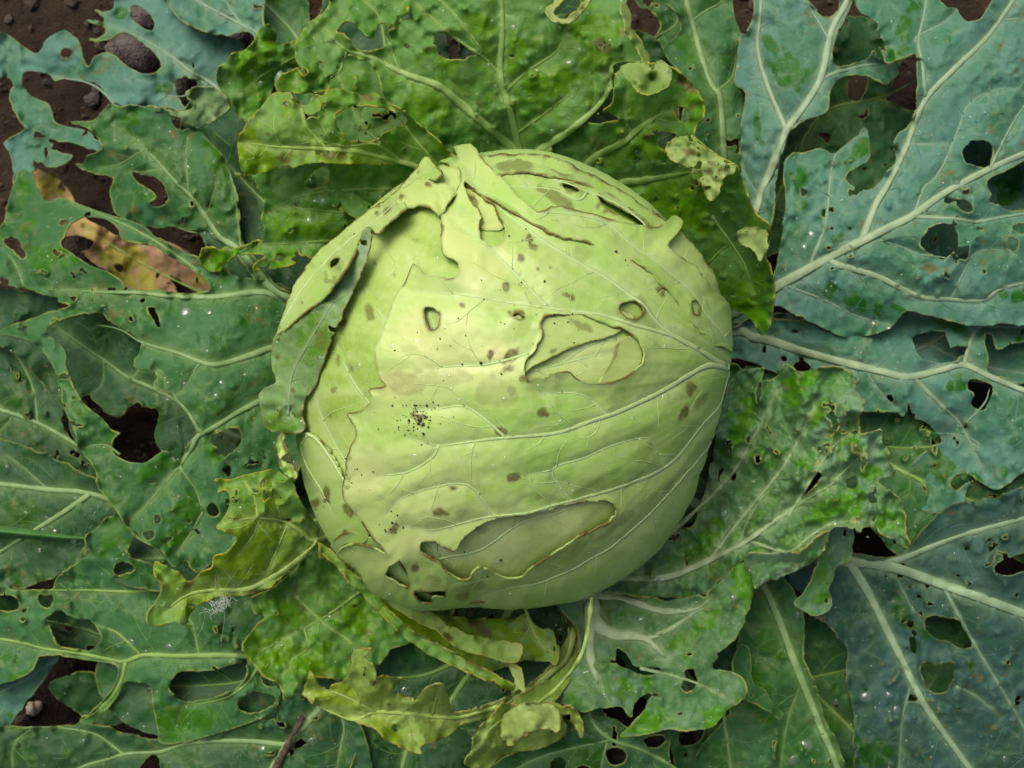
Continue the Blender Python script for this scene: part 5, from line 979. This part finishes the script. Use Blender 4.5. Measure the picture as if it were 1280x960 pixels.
# crumbs of soil and bits of straw
def crumbs():
    import bmesh
    bm = bmesh.new(); bmesh.ops.create_icosphere(bm, subdivisions=1, radius=1.); sv_ = np.array([q.co[:] for q in bm.verts]); st_ = np.array([[q.index for q in f.verts] for f in bm.faces]); bm.free()
    r = np.random.default_rng(3); V, T, n = [], [], 0
    for k in range(5200):
        x, y = r.uniform(-.34, .34), r.uniform(-.27, .30); R = min(.006, r.lognormal(-6.6, .55))
        g = float(ground_h(np.array([x]), np.array([y]))[0]); v = sv_ * (1 + .45 * r.uniform(-1, 1, (len(sv_), 1))) * [R, R * r.uniform(.6, 1.2), R * .7] + [x, y, g + R * .25]
        V.append(v); T.append(st_ + n); n += len(v)
    o = link('soil_crumbs', make_mesh('soil_crumbs', np.vstack(V), np.vstack(T), mat=plain_mat('crumb', '3a3026', '4c4034', 120, .9, .8), smooth=False)); o['kind'] = 'stuff'; o['label'] = 'loose brown crumbs of soil strewn over the ground'; o['category'] = 'soil crumbs'
crumbs()

# ------------------------------------------------------------------ rain drops
Bm = NB('water'); gl = Bm.n('ShaderNodeBsdfGlossy'); gl.inputs['Roughness'].default_value = .04; tp = Bm.n('ShaderNodeBsdfTransparent'); tp.inputs[0].default_value = (.97, 1, .97, 1)
fr = Bm.n('ShaderNodeFresnel'); fr.inputs[0].default_value = 1.45; bf = Bm.n('ShaderNodeNewGeometry'); fk = Bm.mul(Bm.mul(fr.outputs[0], .11, 'MAXIMUM'), Bm.mul(1., bf.outputs['Backfacing'], 'SUBTRACT')); mx = Bm.n('ShaderNodeMixShader'); Bm.l(fk, mx.inputs[0]); Bm.l(tp.outputs[0], mx.inputs[1]); Bm.l(gl.outputs[0], mx.inputs[2])
df = Bm.n('ShaderNodeBsdfDiffuse'); df.inputs[0].default_value = (.85, .9, .85, 1); mx2 = Bm.n('ShaderNodeMixShader'); mx2.inputs[0].default_value = .04; Bm.l(mx.outputs[0], mx2.inputs[1]); Bm.l(df.outputs[0], mx2.inputs[2])  # faint white diffuse stands in for light gathered by the drop
ou = Bm.n('ShaderNodeOutputMaterial'); Bm.l(mx2.outputs[0], ou.inputs[0]); M['water'] = Bm.m
def dome(nu=14, nv=6):
    v, t = [], []
    for j in range(nv + 1):
        a = -.5 + (math.pi / 2 + .5) * j / nv
        if j == nv: v.append((0, 0, 1.)); break
        for i in range(nu): v.append((math.cos(a) * math.cos(2 * math.pi * i / nu), math.cos(a) * math.sin(2 * math.pi * i / nu), math.sin(a)))
    for j in range(nv - 1):
        for i in range(nu):
            A, B_, C, D = j * nu + i, j * nu + (i + 1) % nu, (j + 1) * nu + i, (j + 1) * nu + (i + 1) % nu
            t += [(A, B_, D), (A, D, C)]
    top = nv * nu
    for i in range(nu): t.append(((nv - 1) * nu + i, (nv - 1) * nu + (i + 1) % nu, top))
    v.append((0, 0, math.sin(-.5))); b = len(v) - 1
    for i in range(nu): t.append((b, (i + 1) % nu, i))
    return np.array(v), np.array(t)
DV, DT = dome()
dm = make_mesh('water_drop', DV, DT, mat=M['water'])
def frame(n):
    return Vector(n).to_track_quat('Z', 'Y')
BIG = [(498,433,5,0),(526,427,4,0),(511,423,3.2,0),(575,500,4,0),(587,502,3.2,0),(826,495,8,0),(787,522,4.2,0),(617,579,6,0),(595,567,3.2,0),(674,483,6,0),(449,459,7.5,0),(700,525,6,0),(522,570,8,0),
       (827,720,8,1),(917,747,5,1),(157,541,6.5,1),(997,187,6,1),(1186,310,3.2,1),(1042,655,4,1),(882,660,4.4,1),(970,615,5,1),(941,563,5,1),(933,578,4,1),(988,600,4,1),(953,592,5,1),(905,637,4,1),
       (843,262,7,1),(945,332,5,1),(828,279,5,1),(905,265,4,1),(900,270,4,1),(926,277,4,1),(395,250,6,1),(390,275,8,1),(405,252,5,1),(388,227,5,1),(232,390,9,1),(262,390,5,1),(276,478,4,1),(307,467,4,1),(270,494,4,1),(232,482,4,1),(295,452,3,1),
       (316,92,7,1),(325,105,5,1),(283,58,6,1),(1083,870,8,1),(1122,888,6,1),(1113,868,4.5,1),(1009,930,10,1),(992,950,9,1),(1043,878,6,1),(995,770,6,1),(1090,670,7,1),(508,863,9,1),(494,862,6,1),(392,862,6,1),(195,866,3.5,1),(212,812,9,1),(165,803,6,1),(390,928,9,1),(329,936,5,1),
       (60,650,5,1),(68,663,4,1),(92,676,5,1),(48,688,4,1),(640,35,5,1),(672,88,4,1),(612,82,4,1),(710,78,6,1),(690,165,5,1),(760,120,5,1),(1120,655,4,1),(1102,640,4,1),(870,755,5,1),(800,773,6,1),(822,790,5,1),(735,838,5,1),(732,840,4,1),(795,865,3,1),(1000,415,5,1),(1090,405,6,1),(1110,408,5,1),(1002,468,3,1),(1013,240,6,1),(1014,295,8,1),(1003,310,7,1)]
nbig = 0
for x, y, r, k in BIG:
    f = find(x, y)
    if not f: continue
    o = link('water_drop', dm); R = .8 * r * PXM * (np.linalg.norm(f[1] - CAMN) / DIST)
    o.location = Vector(f[1]) - Vector(f[2]) * R * .08; o.rotation_mode = 'QUATERNION'; o.rotation_quaternion = frame(f[2]); o.scale = (R, R * random.uniform(.85, 1.1), R * random.uniform(.36, .5))
    o['category'] = 'water drop'
    size = 'large' if r > 5.5 else 'small' if r < 4.2 else 'mid-sized'
    o['label'] = size + ' clear rain drop on the ' + f[3]; o['group'] = size + ' rain drops on the ' + f[3]
# the countless small ones
Vd, Td, n = [], [], 0; SV, ST = dome(8, 4); r = random.Random(9)
vis = []
for sh, d in SHEETS:
    m = (sh.pts[:, 0] > 0) & (sh.pts[:, 0] < W) & (sh.pts[:, 1] > 0) & (sh.pts[:, 1] < H) & (sh.f > 4)
    k = np.where(m)[0]
    if not len(k): continue
    cnt = max(1, int(len(k) * sh.step ** 2 / (620 if sh.head is None else 2600)))
    for i in r.choices(list(k), k=cnt):
        clus = r.randint(1, 3)
        for c in range(clus):
            j = i if c == 0 else int(np.argmin((sh.pts[:, 0] - sh.pts[i, 0] - r.gauss(0, 9)) ** 2 + (sh.pts[:, 1] - sh.pts[i, 1] - r.gauss(0, 9)) ** 2))
            R = min(3.2, r.lognormvariate(.05, .5)) * PXM; q = np.array(frame(sh.nrm[j]).to_matrix())
            v = (SV * [R, R * r.uniform(.8, 1.2), R * r.uniform(.45, .75)]) @ q.T + sh.top[j] - sh.nrm[j] * R * .05
            Vd.append(v); Td.append(ST + n); n += len(v)
o = link('fine_rain_drops', make_mesh('fine_rain_drops', np.vstack(Vd), np.vstack(Td), mat=M['water'])); o['kind'] = 'stuff'; o['label'] = 'countless tiny rain drops scattered over all the leaves'; o['category'] = 'water drops'

# frass: the caterpillars' dark droppings
def frass():
    V, T, n = [], [], 0; r = random.Random(21)
    import bmesh
    bm = bmesh.new(); bmesh.ops.create_icosphere(bm, subdivisions=1, radius=1.); sv_ = np.array([q.co[:] for q in bm.verts]); st_ = np.array([[q.index for q in f.verts] for f in bm.faces]); bm.free()
    for cx, cy, s, k in ((527, 522, 8, 60), (525, 526, 17, 50), (752, 57, 6, 22), (452, 585, 10, 12), (497, 650, 8, 14), (560, 450, 30, 18), (640, 400, 30, 14), (700, 330, 50, 14), (405, 625, 6, 8), (430, 290, 12, 6), (720, 410, 18, 10), (590, 715, 25, 14), (285, 312, 8, 8), (885, 215, 14, 14), (440, 190, 22, 16)):
        for i in range(k):
            f = find(cx + r.gauss(0, s), cy + r.gauss(0, s * .75))
            if not f: continue
            R = min(1.9, r.lognormvariate(-.35, .45)) * PXM; q = np.array(frame(f[2]).to_matrix())
            v = (sv_ * (1 + .3 * np.array([[r.uniform(-1, 1)] for _ in sv_])) * [R, R * r.uniform(.7, 1.5), R * .8]) @ q.T + f[1] + f[2] * R * .4
            V.append(v); T.append(st_ + n); n += len(v)
    o = link('frass_specks', make_mesh('frass_specks', np.vstack(V), np.vstack(T), mat=plain_mat('frass', '2a2616', '3c3820', 900, .8, .3))); o['kind'] = 'stuff'; o['label'] = 'dark specks of caterpillar droppings peppered over head and leaves'; o['category'] = 'droppings'
frass()
